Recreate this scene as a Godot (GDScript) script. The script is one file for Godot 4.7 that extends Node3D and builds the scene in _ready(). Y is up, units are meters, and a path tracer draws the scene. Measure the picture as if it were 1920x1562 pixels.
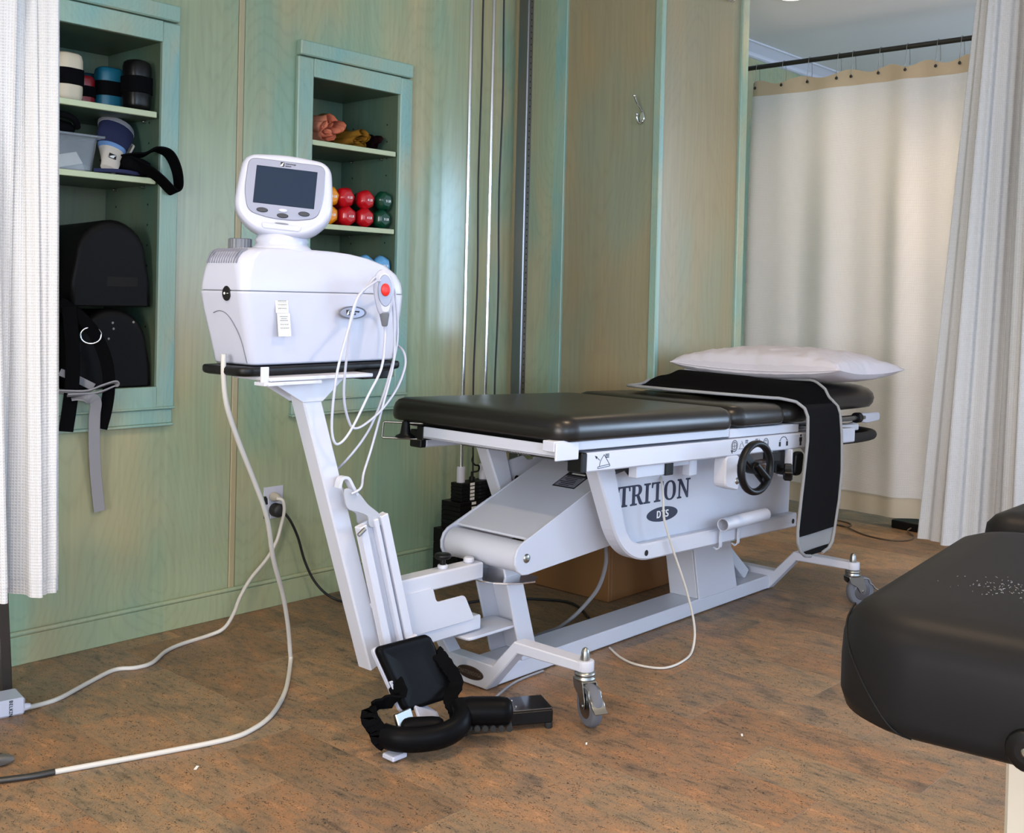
extends Node3D
# A therapy room: traction table with its traction unit, green stained panelling, cork floor, curtains.
# x runs along the panelled wall, y is up, -z points into the panelled wall.

const WALL_Z := -3.125
const CEIL := 2.49
var mats := {}
var used := {}
var rng := RandomNumberGenerator.new()

func _ready() -> void:
	rng.seed = 7
	view_and_light()
	textures()
	structure()
	wall_cabinets()
	treatment_table()
	traction_stand()
	traction_unit()
	head_device()
	black_table()
	curtains()
	weight_machine()
	table_things()
	left_cabinet_things()
	right_cabinet_things()
	cords_and_floor_things()

func view_and_light() -> void:
	var cam := Camera3D.new()
	cam.name = "camera"
	cam.projection = Camera3D.PROJECTION_FRUSTUM
	cam.near = 0.1
	cam.far = 60.0
	cam.size = 0.1 * 1562.0 / 2063.4
	cam.frustum_offset = Vector2(0, -0.1 * 190.9 / 2063.4)
	add_child(cam)
	cam.position = Vector3(0, 1.08, 0)
	cam.rotation = Vector3(deg_to_rad(-0.924), deg_to_rad(-47.757), deg_to_rad(1.364))
	cam.current = true
	var env := Environment.new()
	env.background_mode = Environment.BG_SKY
	var sm := ProceduralSkyMaterial.new()
	sm.sky_top_color = Color(0.55, 0.7, 0.95)
	sm.sky_horizon_color = Color(0.85, 0.92, 1.0)
	sm.ground_bottom_color = Color(0.4, 0.4, 0.38)
	sm.ground_horizon_color = Color(0.7, 0.72, 0.72)
	env.sky = Sky.new()
	env.sky.sky_material = sm
	env.background_energy_multiplier = 3.0
	env.tonemap_mode = Environment.TONE_MAPPER_LINEAR
	env.tonemap_exposure = 0.93
	env.sdfgi_enabled = true
	env.ssao_enabled = true
	env.ssil_enabled = true
	var we := WorldEnvironment.new()
	we.name = "environment"
	we.environment = env
	add_child(we)
	# daylight through the windows, the last one added beside the camera
	var day := Color(0.77, 0.875, 1.0)
	window_light(Vector3(-0.9, 1.5, 3.36), 2.2, 1.5, Vector3(0, 0, -1), 15.0, day)
	window_light(Vector3(2.2, 1.5, 3.36), 2.2, 1.5, Vector3(0, 0, -1), 6.0, day)
	window_light(Vector3(5.5, 1.5, 3.36), 2.4, 1.5, Vector3(0, 0, -1), 5.0, day)
	window_light(Vector3(7.94, 1.45, 1.7), 1.8, 1.7, Vector3(-1, 0, 0), 24.0, day)
	window_light(Vector3(-2.8, 1.45, 0.3), 2.4, 1.5, Vector3(1, 0, 0), 21.0, Color(0.98, 0.96, 0.95))  # unseen side window, added to brighten left-facing sides

func window_light(at: Vector3, w: float, h: float, towards: Vector3, energy: float, color: Color) -> void:
	var l := AreaLight3D.new()
	l.name = "window_daylight"
	l.area_size = Vector2(w, h)
	l.light_color = color
	l.light_energy = energy
	l.area_range = 30.0
	l.shadow_enabled = true
	add_child(l, true)
	l.look_at_from_position(at, at + towards, Vector3.UP)

# ---------------------------------------------------------------- mesh building
class MB:
	var v := PackedVector3Array()
	var n := PackedVector3Array()
	var u := PackedVector2Array()
	var i := PackedInt32Array()

	func tri(a: Vector3, b: Vector3, c: Vector3) -> void:
		var nn := (b - a).cross(c - a).normalized()
		var k := v.size()
		for p in [a, b, c]:
			v.append(p)
			n.append(nn)
			u.append(Vector2(p.x + p.z, p.y))
		i.append_array([k, k + 2, k + 1])

	func quad(a: Vector3, b: Vector3, c: Vector3, d: Vector3) -> void:
		tri(a, b, c)
		tri(a, c, d)

	func tri_out(a: Vector3, b: Vector3, c: Vector3, o: Vector3) -> void:
		if (b - a).cross(c - a).dot((a + b + c) / 3.0 - o) < 0.0:
			tri(a, c, b)
		else:
			tri(a, b, c)

	func quad_out(a: Vector3, b: Vector3, c: Vector3, d: Vector3, o: Vector3) -> void:
		tri_out(a, b, c, o)
		tri_out(a, c, d, o)

	# bevelled box: half sizes along the axes of xf
	func box(xf: Transform3D, size: Vector3, bev := 0.002) -> void:
		var h := size / 2.0
		var b: float = minf(bev, minf(h.x, minf(h.y, h.z)) * 0.6)
		var o := xf.origin
		var P := func(sx, sy, sz, ax) -> Vector3:
			var q := Vector3(sx * (h.x - (0.0 if ax == 0 else b)), sy * (h.y - (0.0 if ax == 1 else b)), sz * (h.z - (0.0 if ax == 2 else b)))
			return xf * q
		for s in [-1.0, 1.0]:
			quad_out(P.call(s, -1, -1, 0), P.call(s, 1, -1, 0), P.call(s, 1, 1, 0), P.call(s, -1, 1, 0), o)
			quad_out(P.call(-1, s, -1, 1), P.call(1, s, -1, 1), P.call(1, s, 1, 1), P.call(-1, s, 1, 1), o)
			quad_out(P.call(-1, -1, s, 2), P.call(1, -1, s, 2), P.call(1, 1, s, 2), P.call(-1, 1, s, 2), o)
		if b <= 0.0:
			return
		for s in [-1.0, 1.0]:
			for t in [-1.0, 1.0]:
				quad_out(P.call(s, t, -1, 0), P.call(s, t, 1, 0), P.call(s, t, 1, 1), P.call(s, t, -1, 1), o)
				quad_out(P.call(s, -1, t, 0), P.call(s, 1, t, 0), P.call(s, 1, t, 2), P.call(s, -1, t, 2), o)
				quad_out(P.call(-1, s, t, 1), P.call(1, s, t, 1), P.call(1, s, t, 2), P.call(-1, s, t, 2), o)
				for w in [-1.0, 1.0]:
					tri_out(P.call(s, t, w, 0), P.call(s, t, w, 1), P.call(s, t, w, 2), o)

	func lohi(a: Vector3, b: Vector3, bev := 0.002) -> void:
		box(Transform3D(Basis(), (a + b) / 2.0), (b - a).abs(), bev)

	# box beam from a to b, w across, h along up
	func beam(a: Vector3, b: Vector3, w: float, h: float, up := Vector3.UP, bev := 0.003) -> void:
		var d := (b - a).normalized()
		var s := d.cross(up).normalized()
		var t := s.cross(d).normalized()
		box(Transform3D(Basis(s, t, -d), (a + b) / 2.0), Vector3(w, h, a.distance_to(b)), bev)

	# rows of points joined as a smooth skin
	func grid(rows: Array, wrap := false, uvs: Array = [], wrap_rows := false, outward := true) -> void:
		var R := rows.size()
		var C: int = rows[0].size()
		var k := v.size()
		var flip := 1.0
		var votes := 0.0
		var ns := PackedVector3Array()
		for r in R:
			var row: PackedVector3Array = rows[r]
			var up: PackedVector3Array = rows[(r + 1) % R if wrap_rows else mini(r + 1, R - 1)]
			var dn: PackedVector3Array = rows[(r - 1 + R) % R if wrap_rows else maxi(r - 1, 0)]
			var cen := Vector3.ZERO
			if wrap:
				for p in row:
					cen += p
				cen /= C
			for c in C:
				var e: Vector3 = row[(c + 1) % C if wrap else mini(c + 1, C - 1)] - row[(c - 1 + C) % C if wrap else maxi(c - 1, 0)]
				var f: Vector3 = up[c] - dn[c]
				var nn := e.cross(f).normalized()
				ns.append(nn)
				if wrap:
					votes += nn.dot(row[c] - cen)
		if wrap and outward and votes < 0.0:
			flip = -1.0
		for r in R:
			for c in C:
				v.append(rows[r][c])
				n.append(ns[r * C + c] * flip)
				u.append(uvs[r][c] if uvs.size() else Vector2(float(c) / C, float(r) / R))
		for r in (R if wrap_rows else R - 1):
			for c in (C if wrap else C - 1):
				var a := k + r * C + c
				var b := k + r * C + (c + 1) % C
				var d := k + ((r + 1) % R) * C + c
				var e := k + ((r + 1) % R) * C + (c + 1) % C
				if flip > 0.0:
					i.append_array([a, e, b, a, d, e])
				else:
					i.append_array([a, b, e, a, e, d])

	func cap(ring: PackedVector3Array, away: Vector3) -> void:
		var c := Vector3.ZERO
		for p in ring:
			c += p
		c /= ring.size()
		for k in ring.size():
			var a: Vector3 = ring[k]
			var b: Vector3 = ring[(k + 1) % ring.size()]
			if (a - c).cross(b - c).dot(away) < 0.0:
				tri(c, b, a)
			else:
				tri(c, a, b)

	func loft(rings: Array, cap0 := true, cap1 := true) -> void:
		grid(rings, true)
		var a: PackedVector3Array = rings[0]
		var b: PackedVector3Array = rings[-1]
		var ca := Vector3.ZERO
		var cb := Vector3.ZERO
		for p in rings[1]:
			ca += p
		for p in rings[-2]:
			cb += p
		var aa := Vector3.ZERO
		var bb := Vector3.ZERO
		for p in a:
			aa += p
		for p in b:
			bb += p
		if cap0:
			cap(a, aa / a.size() - ca / a.size())
		if cap1:
			cap(b, bb / b.size() - cb / b.size())

	# turned shape: profile of (radius, height) about the y axis of xf
	func lathe(xf: Transform3D, prof: Array, seg := 20, caps := true) -> void:
		var rings := []
		for p in prof:
			var ring := PackedVector3Array()
			for k in seg:
				var a := TAU * k / seg
				ring.append(xf * Vector3(p[0] * cos(a), p[1], p[0] * sin(a)))
			rings.append(ring)
		loft(rings, caps, caps)

	func cyl(a: Vector3, b: Vector3, r: float, seg := 16, bev := 0.001) -> void:
		var y := (b - a).normalized()
		var x := y.cross(Vector3(0.3, 0.2, 0.9) if absf(y.dot(Vector3(0.3, 0.2, 0.9).normalized())) < 0.9 else Vector3(1, 0, 0)).normalized()
		var L := a.distance_to(b)
		var e: float = minf(bev, minf(r, L) * 0.4)
		var xf := Transform3D(Basis(x, y, x.cross(y)), a)
		var q := minf(e, 0.0002)
		lathe(xf, [[r - e, 0.0], [r - q * 0.5, e], [r, e + q], [r, L - e - q], [r - q * 0.5, L - e], [r - e, L]], seg)

	func tube(pts: PackedVector3Array, r: float, seg := 8, caps := true, squash := 1.0) -> void:
		var rings := []
		var d := (pts[1] - pts[0]).normalized()
		var x := d.cross(Vector3.UP)
		if x.length() < 0.1:
			x = d.cross(Vector3.RIGHT)
		x = x.normalized()
		for k in pts.size():
			var t := (pts[mini(k + 1, pts.size() - 1)] - pts[maxi(k - 1, 0)]).normalized()
			x = (x - t * x.dot(t)).normalized()
			var y := t.cross(x)
			var ring := PackedVector3Array()
			for c in seg:
				var a := TAU * c / seg
				ring.append(pts[k] + x * cos(a) * r + y * sin(a) * r * squash)
			rings.append(ring)
		loft(rings, caps, caps)

	# flat band of width w and thickness t along points; side gives the width direction
	func band(pts: PackedVector3Array, sides: Array, w: float, t: float) -> void:
		var rings := []
		for k in pts.size():
			var d := (pts[mini(k + 1, pts.size() - 1)] - pts[maxi(k - 1, 0)]).normalized()
			var s: Vector3 = sides[k] if sides.size() > 1 else sides[0]
			s = (s - d * s.dot(d)).normalized()
			var m := s.cross(d).normalized()
			var ring := PackedVector3Array()
			for q in [[-0.5, -0.5], [-0.46, -0.5], [0.46, -0.5], [0.5, -0.5], [0.5, 0.5], [0.46, 0.5], [-0.46, 0.5], [-0.5, 0.5]]:
				ring.append(pts[k] + s * q[0] * w + m * q[1] * t)
			rings.append(ring)
		loft(rings)

	# polygon in the xy plane of xf, thickness d along z, chamfered rim
	func prism(poly: PackedVector2Array, xf: Transform3D, d: float, bev := 0.0015) -> void:
		var P := poly.duplicate()
		if Geometry2D.is_polygon_clockwise(P):
			P.reverse()
		var C := P.size()
		var Q := PackedVector2Array()
		for k in C:
			var a := (P[k] - P[(k - 1 + C) % C]).normalized()
			var b := (P[(k + 1) % C] - P[k]).normalized()
			var na := Vector2(-a.y, a.x)
			var nb := Vector2(-b.y, b.x)
			var m := (na + nb).normalized()
			Q.append(P[k] + m * bev / maxf(0.35, m.dot(na)))
		var h := d / 2.0
		var e := minf(bev, h * 0.6)
		var ids := Geometry2D.triangulate_polygon(Q)
		for s in [-1.0, 1.0]:
			for k in range(0, ids.size(), 3):
				var a := Vector3(Q[ids[k]].x, Q[ids[k]].y, s * h)
				var b := Vector3(Q[ids[k + 1]].x, Q[ids[k + 1]].y, s * h)
				var c := Vector3(Q[ids[k + 2]].x, Q[ids[k + 2]].y, s * h)
				if (b - a).cross(c - a).z * s < 0.0:
					tri(xf * a, xf * c, xf * b)
				else:
					tri(xf * a, xf * b, xf * c)
		for k in C:
			var l := (k + 1) % C
			var w := h - e
			quad(xf * Vector3(P[k].x, P[k].y, -w), xf * Vector3(P[l].x, P[l].y, -w), xf * Vector3(P[l].x, P[l].y, w), xf * Vector3(P[k].x, P[k].y, w))
			quad(xf * Vector3(P[k].x, P[k].y, w), xf * Vector3(P[l].x, P[l].y, w), xf * Vector3(Q[l].x, Q[l].y, h), xf * Vector3(Q[k].x, Q[k].y, h))
			quad(xf * Vector3(P[l].x, P[l].y, -w), xf * Vector3(P[k].x, P[k].y, -w), xf * Vector3(Q[k].x, Q[k].y, -h), xf * Vector3(Q[l].x, Q[l].y, -h))

	# cushion: rounded rectangle sx by sz in plan, rising through a profile of (inset, height)
	func slab(xf: Transform3D, sx: float, sz: float, prof: Array, r: float, per := 6) -> void:
		var rings := []
		for p in prof:
			rings.append(MB.rrect(xf, sx / 2.0 - p[0], sz / 2.0 - p[0], maxf(r - p[0], 0.002), p[1], per))
		loft(rings)

	static func rrect(xf: Transform3D, hx: float, hz: float, r: float, y: float, per := 6, cx := 0.0, cz := 0.0) -> PackedVector3Array:
		var ring := PackedVector3Array()
		r = minf(r, minf(hx, hz) - 0.0005)
		for q in 4:
			var ox := (hx - r) * (1.0 if q == 0 or q == 3 else -1.0)
			var oz := (hz - r) * (1.0 if q < 2 else -1.0)
			for k in per + 1:
				var a := PI / 2.0 * (q + float(k) / per)
				ring.append(xf * Vector3(cx + ox + r * cos(a), y, cz + oz + r * sin(a)))
		return ring

	func mesh() -> ArrayMesh:
		var arr := []
		arr.resize(Mesh.ARRAY_MAX)
		arr[Mesh.ARRAY_VERTEX] = v
		arr[Mesh.ARRAY_NORMAL] = n
		arr[Mesh.ARRAY_TEX_UV] = u
		arr[Mesh.ARRAY_INDEX] = i
		var m := ArrayMesh.new()
		m.add_surface_from_arrays(Mesh.PRIMITIVE_TRIANGLES, arr)
		return m

func numbered(called: String) -> String:
	used[called] = used.get(called, -1) + 1
	return called if used[called] == 0 else "%s_%03d" % [called, used[called]]

func world_of(o: Node3D) -> Transform3D:
	var t := Transform3D()
	var k: Node = o
	while k != self:
		t = (k as Node3D).transform * t
		k = k.get_parent()
	return t

# a thing: an empty node at its base whose children are its parts
func thing(called: String, label: String, category: String, at := Vector3.ZERO, group := "") -> Node3D:
	var o := Node3D.new()
	o.name = numbered(called)
	add_child(o)
	o.position = at
	tag(o, label, category, group)
	return o

func tag(o: Node3D, label: String, category: String, group := "") -> Node3D:
	o.set_meta("label", label)
	o.set_meta("category", category)
	if group:
		o.set_meta("group", group)
	return o

# a part built in world coordinates (then moved by xf), under a thing or another part
func part(parent: Node3D, called: String, mb: MB, m: Material, xf := Transform3D(), label := "") -> MeshInstance3D:
	var o := MeshInstance3D.new()
	o.name = called
	o.mesh = mb.mesh()
	o.material_override = m
	o.cast_shadow = GeometryInstance3D.SHADOW_CASTING_SETTING_ON
	parent.add_child(o, true)
	o.transform = world_of(parent).affine_inverse() * xf if parent != self else xf
	if label:
		o.set_meta("label", label)
	return o

# a thing that is a single mesh
func solo(called: String, mb: MB, m: Material, label: String, category: String, group := "") -> MeshInstance3D:
	var o := part(self, numbered(called), mb, m)
	tag(o, label, category, group)
	return o

func struct(called: String, mb: MB, m: Material, label := "") -> MeshInstance3D:
	var o := part(self, called, mb, m)
	o.set_meta("kind", "structure")
	o.set_meta("label", label)
	return o

func struct_node(called: String, label: String) -> Node3D:
	var o := Node3D.new()
	o.name = called
	add_child(o)
	o.set_meta("kind", "structure")
	o.set_meta("label", label)
	return o

func copy(o: Node3D, at: Transform3D, label: String) -> Node3D:
	var c: Node3D = o.duplicate()
	c.name = numbered(String(o.name).trim_suffix("_001"))
	add_child(c)
	c.transform = at
	c.set_meta("label", label)
	return c

func text(parent: Node3D, words: String, height: float, xf: Transform3D, m: Material, font := "Droid Sans", bold := true, wide := 1.0) -> MeshInstance3D:
	var t := TextMesh.new()
	var f := SystemFont.new()
	f.font_names = PackedStringArray([font])
	f.font_weight = 700 if bold else 400
	t.font = f
	t.text = words
	t.font_size = 48
	t.pixel_size = height / 48.0 / 0.72
	t.depth = 0.0006
	t.curve_step = 2.0
	var o := MeshInstance3D.new()
	o.name = "lettering"
	o.mesh = t
	o.material_override = m
	parent.add_child(o, true)
	o.transform = world_of(parent).affine_inverse() * (xf * Transform3D(Basis.from_scale(Vector3(wide, 1, 1)), Vector3.ZERO))
	return o

# Catmull-Rom through the points, k steps each
func smooth(p: Array, k := 5) -> PackedVector3Array:
	var out := PackedVector3Array()
	for s in p.size() - 1:
		var a: Vector3 = p[maxi(s - 1, 0)]
		var b: Vector3 = p[s]
		var c: Vector3 = p[s + 1]
		var d: Vector3 = p[mini(s + 2, p.size() - 1)]
		for q in k:
			out.append(b.cubic_interpolate(c, a, d, float(q) / k))
	out.append(p[-1])
	return out

func smooth2(p: Array, k := 6) -> PackedVector2Array:   # closed outline
	var out := PackedVector2Array()
	var C := p.size()
	for s in C:
		var a: Vector2 = p[(s - 1 + C) % C]
		var b: Vector2 = p[s]
		var c: Vector2 = p[(s + 1) % C]
		var d: Vector2 = p[(s + 2) % C]
		for q in k:
			out.append(b.cubic_interpolate(c, a, d, float(q) / k))
	return out

# outline with its corners rounded by r
func rounded(p: Array, r: float, k := 4) -> PackedVector2Array:
	var out := PackedVector2Array()
	var C := p.size()
	for s in C:
		var a: Vector2 = p[(s - 1 + C) % C]
		var b: Vector2 = p[s]
		var c: Vector2 = p[(s + 1) % C]
		var rr: float = minf(r, minf(a.distance_to(b), b.distance_to(c)) * 0.45)
		var s0 := b + (a - b).normalized() * rr
		var s1 := b + (c - b).normalized() * rr
		for q in k + 1:
			var t := float(q) / k
			out.append(s0.lerp(b, t).lerp(b.lerp(s1, t), t))
	return out

func circle2(c: Vector2, r: float, k := 20, ry := 0.0) -> PackedVector2Array:
	var out := PackedVector2Array()
	for q in k:
		out.append(c + Vector2(cos(TAU * q / k) * r, sin(TAU * q / k) * (ry if ry > 0.0 else r)))
	return out

func at3(x: float, y: float, z: float) -> Transform3D:
	return Transform3D(Basis(), Vector3(x, y, z))

func turned(axis: Vector3, deg: float, at: Vector3) -> Transform3D:
	return Transform3D(Basis(axis, deg_to_rad(deg)), at)

# ---------------------------------------------------------------- materials
func M(key: String, c := Color.WHITE, rough := 0.5, metal := 0.0, spec := 0.5) -> StandardMaterial3D:
	if not mats.has(key):
		var m := StandardMaterial3D.new()
		m.resource_name = key
		m.albedo_color = c
		m.roughness = rough
		m.metallic = metal
		m.metallic_specular = spec
		mats[key] = m
	return mats[key]

func noise(sd: int, freq: float, octaves := 3) -> FastNoiseLite:
	var f := FastNoiseLite.new()
	f.seed = sd
	f.noise_type = FastNoiseLite.TYPE_SIMPLEX_SMOOTH
	f.frequency = freq
	f.fractal_octaves = octaves
	return f

# noise that repeats every W by H
func tiled(f: FastNoiseLite, x: float, y: float, W: float, H: float, sx := 1.0, sy := 1.0) -> float:
	var a := f.get_noise_2d(x * sx, y * sy)
	var e := clampf((x / W - 0.85) / 0.15, 0.0, 1.0)
	if e > 0.0:
		a = lerpf(a, f.get_noise_2d((x - W) * sx, y * sy), e)
	var g := clampf((y / H - 0.85) / 0.15, 0.0, 1.0)
	if g > 0.0:
		a = lerpf(a, f.get_noise_2d(x * sx, (y - H) * sy), g)
	return a

# stained plywood: cols = base, warm patch, cool patch; grain runs along v
func stained(sd: int, cols: Array, W: int, H: int, strength := 1.0) -> ImageTexture:
	var im := Image.create(W, H, false, Image.FORMAT_RGB8)
	var patch := noise(sd, 0.004, 3)
	var cool := noise(sd + 1, 0.0045, 3)
	var fine := noise(sd + 2, 0.08, 2)
	var warp := noise(sd + 3, 0.004, 2)
	for y in H:
		for x in W:
			var p := tiled(patch, x, y, W, H, 1.6, 0.55)
			var q := tiled(cool, x, y, W, H, 1.5, 0.5)
			var s := tiled(fine, x, y, W, H, 2.2, 0.06)
			var w := tiled(warp, x, y, W, H, 1.0, 0.3)
			var g := pow(0.5 + 0.5 * sin(w * 95.0 + s * 1.5), 8.0)
			var c: Color = cols[0]
			c = c.lerp(cols[1], smoothstep(-0.2, 0.5, p) * strength)
			c = c.lerp(cols[2], smoothstep(-0.15, 0.5, q) * strength)
			var k := 1.0 + s * 0.035 - g * 0.03
			im.set_pixel(x, y, Color(c.r * k, c.g * k, c.b * k))
	return ImageTexture.create_from_image(im)

func textures() -> void:
	# panelling: clear-varnished green stain on plywood
	var wood := M("green_stained_panel", Color.WHITE, 0.2)
	wood.albedo_texture = stained(11, [Color(0.58, 0.62, 0.495), Color(0.65, 0.62, 0.48), Color(0.505, 0.61, 0.52)], 900, 900)
	wood.uv1_triplanar = true
	wood.uv1_world_triplanar = true
	wood.uv1_scale = Vector3.ONE / 2.9
	wood.uv1_offset = Vector3(0.37, 0.1, 0.13)
	var soft := noise(91, 0.02, 2)
	var bump := Image.create(256, 256, false, Image.FORMAT_RGB8)
	for y in 256:
		for x in 256:
			var h := 0.5 + 0.5 * tiled(soft, x, y, 256, 256, 1.2, 0.12)
			bump.set_pixel(x, y, Color(h, h, h))
	var wave := ImageTexture.create_from_image(bump)
	wood.heightmap_enabled = true
	wood.heightmap_texture = wave
	wood.heightmap_scale = 0.25
	var brown := M("brown_green_stained_panel", Color.WHITE, 0.34)
	brown.albedo_texture = stained(23, [Color(0.57, 0.535, 0.425), Color(0.60, 0.535, 0.41), Color(0.53, 0.545, 0.455)], 640, 640)
	brown.uv1_triplanar = true
	brown.uv1_world_triplanar = true
	brown.uv1_scale = Vector3.ONE / 2.3
	var teal := M("teal_stained_trim", Color.WHITE, 0.36)
	teal.albedo_texture = stained(37, [Color(0.545, 0.65, 0.585), Color(0.615, 0.64, 0.545), Color(0.49, 0.64, 0.61)], 512, 512)
	teal.uv1_triplanar = true
	teal.uv1_world_triplanar = true
	teal.uv1_scale = Vector3.ONE / 0.9
	var inner := M("shaded_green_panel", Color(0.60, 0.66, 0.66), 0.4)  # same stain as the wall, niche shade darkened into its colour
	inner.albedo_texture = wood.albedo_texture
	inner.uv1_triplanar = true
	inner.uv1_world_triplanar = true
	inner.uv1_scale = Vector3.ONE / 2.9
	M("tan_batten", Color(0.63, 0.59, 0.46), 0.4)
	M("shelf_edge", Color(0.70, 0.73, 0.59), 0.45)
	# cork planks
	var W := 1024
	var cork := Image.create(W, W, false, Image.FORMAT_RGB8)
	var specks := noise(6, 0.17, 2)
	var flecks := noise(14, 0.075, 2)
	var gaps := noise(15, 0.03, 2)
	var blot := noise(8, 0.009, 3)
	var smear := noise(9, 0.03, 2)
	var dirt := noise(16, 0.006, 3)
	for y in W:
		for x in W:
			var s := tiled(specks, x, y, W, W, 1.3, 0.7)
			var f := absf(tiled(flecks, x, y, W, W, 1.5, 0.9))
			var g := tiled(gaps, x, y, W, W, 1.6, 1.0)
			var b := tiled(blot, x, y, W, W, 1.5, 0.7)
			var m := tiled(smear, x, y, W, W, 2.0, 0.55)
			var d := smoothstep(0.28, 0.6, tiled(dirt, x, y, W, W, 1.3, 0.8))
			var k := 1.0 + b * 0.34 + m * 0.20 + s * 0.30
			k *= 1.0 - 0.66 * smoothstep(0.065, 0.02, f) * smoothstep(-0.08, 0.15, g)
			k *= 1.0 - 0.28 * smoothstep(0.22, 0.45, s)
			k *= 1.0 + 0.16 * smoothstep(0.2, 0.45, -s)
			var col := Color(0.605, 0.515, 0.415).lerp(Color(0.52, 0.405, 0.30), clampf(0.45 + b * 1.1 + m * 0.7, 0.0, 1.0))
			col = col.lerp(Color(0.36, 0.33, 0.31), d * 0.4)
			cork.set_pixel(x, y, Color(col.r * k, col.g * k, col.b * k))
	var cork_tex := ImageTexture.create_from_image(cork)
	var tones := [Color(0.96, 0.96, 0.95), Color(0.90, 0.87, 0.83), Color(1.0, 0.97, 0.93), Color(0.86, 0.84, 0.82), Color(0.98, 0.98, 0.95), Color(0.90, 0.89, 0.87), Color(0.96, 0.91, 0.86)]
	for k in tones.size():
		var m := M("cork_%d" % k, tones[k], 0.5)
		m.albedo_texture = cork_tex
		m.uv1_triplanar = true
		m.uv1_world_triplanar = true
		m.uv1_scale = Vector3.ONE / 1.15
		m.uv1_offset = Vector3(0.37 * k, 0.0, 0.61 * k)
		m.heightmap_enabled = true
		m.heightmap_texture = cork_tex
		m.heightmap_scale = 0.04
	# waffle weave cloth
	var wf := Image.create(64, 64, false, Image.FORMAT_RGB8)
	var wc := Image.create(64, 64, false, Image.FORMAT_RGB8)
	for y in 64:
		for x in 64:
			var a := absf(fposmod(x / 16.0, 1.0) - 0.5) * 2.0
			var b := absf(fposmod(y / 16.0, 1.0) - 0.5) * 2.0
			var h := maxf(pow(a, 1.6), pow(b, 1.6))
			wf.set_pixel(x, y, Color(h, h, h))
			var t := 0.93 + 0.07 * h
			wc.set_pixel(x, y, Color(t, t, t))
	var waffle := ImageTexture.create_from_image(wf)
	for d in [["curtain_cloth", Color(0.82, 0.815, 0.81)], ["far_curtain_cloth", Color(0.885, 0.885, 0.88)]]:
		var m := M(d[0], d[1], 0.95, 0.0, 0.2)
		m.albedo_texture = ImageTexture.create_from_image(wc)
		m.heightmap_enabled = true
		m.heightmap_texture = waffle
		m.heightmap_scale = 0.11
		m.uv1_scale = Vector3(36, 36, 1)
		m.backlight_enabled = true
		m.backlight = Color(0.16, 0.15, 0.13)
	var hem := M("curtain_header_cloth", Color(0.75, 0.68, 0.575), 0.95, 0.0, 0.2)
	hem.backlight_enabled = true
	hem.backlight = Color(0.1, 0.08, 0.06)
	M("white_paint", Color(0.765, 0.775, 0.815), 0.38)
	M("white_plastic", Color(0.72, 0.73, 0.785), 0.3)
	M("grey_seam", Color(0.42, 0.43, 0.46), 0.5)
	M("silver_plastic", Color(0.56, 0.57, 0.63), 0.3, 0.3)
	M("ceiling_white", Color(0.90, 0.905, 0.91), 0.85)
	M("black_vinyl", Color(0.105, 0.095, 0.085), 0.32, 0.0, 0.42)
	M("charcoal_vinyl", Color(0.10, 0.098, 0.10), 0.5, 0.0, 0.22)
	M("black_plastic", Color(0.05, 0.05, 0.054), 0.42, 0.0, 0.36)
	M("black_pad", Color(0.045, 0.045, 0.05), 0.42, 0.0, 0.17)
	M("black_cloth", Color(0.045, 0.045, 0.05), 0.95, 0.0, 0.12)
	M("black_metal", Color(0.04, 0.04, 0.044), 0.45, 0.0, 0.3)
	M("grey_webbing", Color(0.56, 0.55, 0.56), 0.9, 0.0, 0.3)
	M("grey_trim", Color(0.54, 0.54, 0.54), 0.85)
	M("chrome", Color(0.86, 0.86, 0.87), 0.14, 1.0)
	M("zinc", Color(0.62, 0.62, 0.60), 0.32, 1.0)
	M("rusty_zinc", Color(0.36, 0.30, 0.26), 0.55, 0.7)
	M("steel", Color(0.52, 0.53, 0.55), 0.28, 1.0)
	M("dark_steel", Color(0.36, 0.34, 0.33), 0.35, 0.8)
	M("grey_rubber", Color(0.36, 0.37, 0.40), 0.7)
	M("dark_rubber", Color(0.09, 0.09, 0.09), 0.8)
	M("navy_ink", Color(0.13, 0.15, 0.24), 0.6)
	M("black_ink", Color(0.07, 0.07, 0.08), 0.7)
	M("white_ink", Color(0.88, 0.88, 0.87), 0.6)
	M("white_cord", Color(0.78, 0.765, 0.735), 0.5)
	M("grey_cord", Color(0.52, 0.52, 0.54), 0.5)
	M("black_cord", Color(0.08, 0.085, 0.085), 0.55)
	M("screen_glass", Color(0.14, 0.185, 0.25), 0.3, 0.0, 0.2)
	M("box_wood", Color(0.53, 0.365, 0.215), 0.5)
	M("pillow_cloth", Color(0.80, 0.775, 0.795), 0.85)
	M("red_vinyl", Color(0.70, 0.055, 0.10), 0.22)
	M("green_vinyl", Color(0.03, 0.235, 0.155), 0.22)
	M("yellow_vinyl", Color(0.86, 0.52, 0.06), 0.25)
	M("blue_vinyl", Color(0.36, 0.60, 0.78), 0.3)
	var pane := M("window_glass", Color(1, 1, 1, 0.06), 0.05)
	pane.transparency = BaseMaterial3D.TRANSPARENCY_ALPHA

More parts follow.
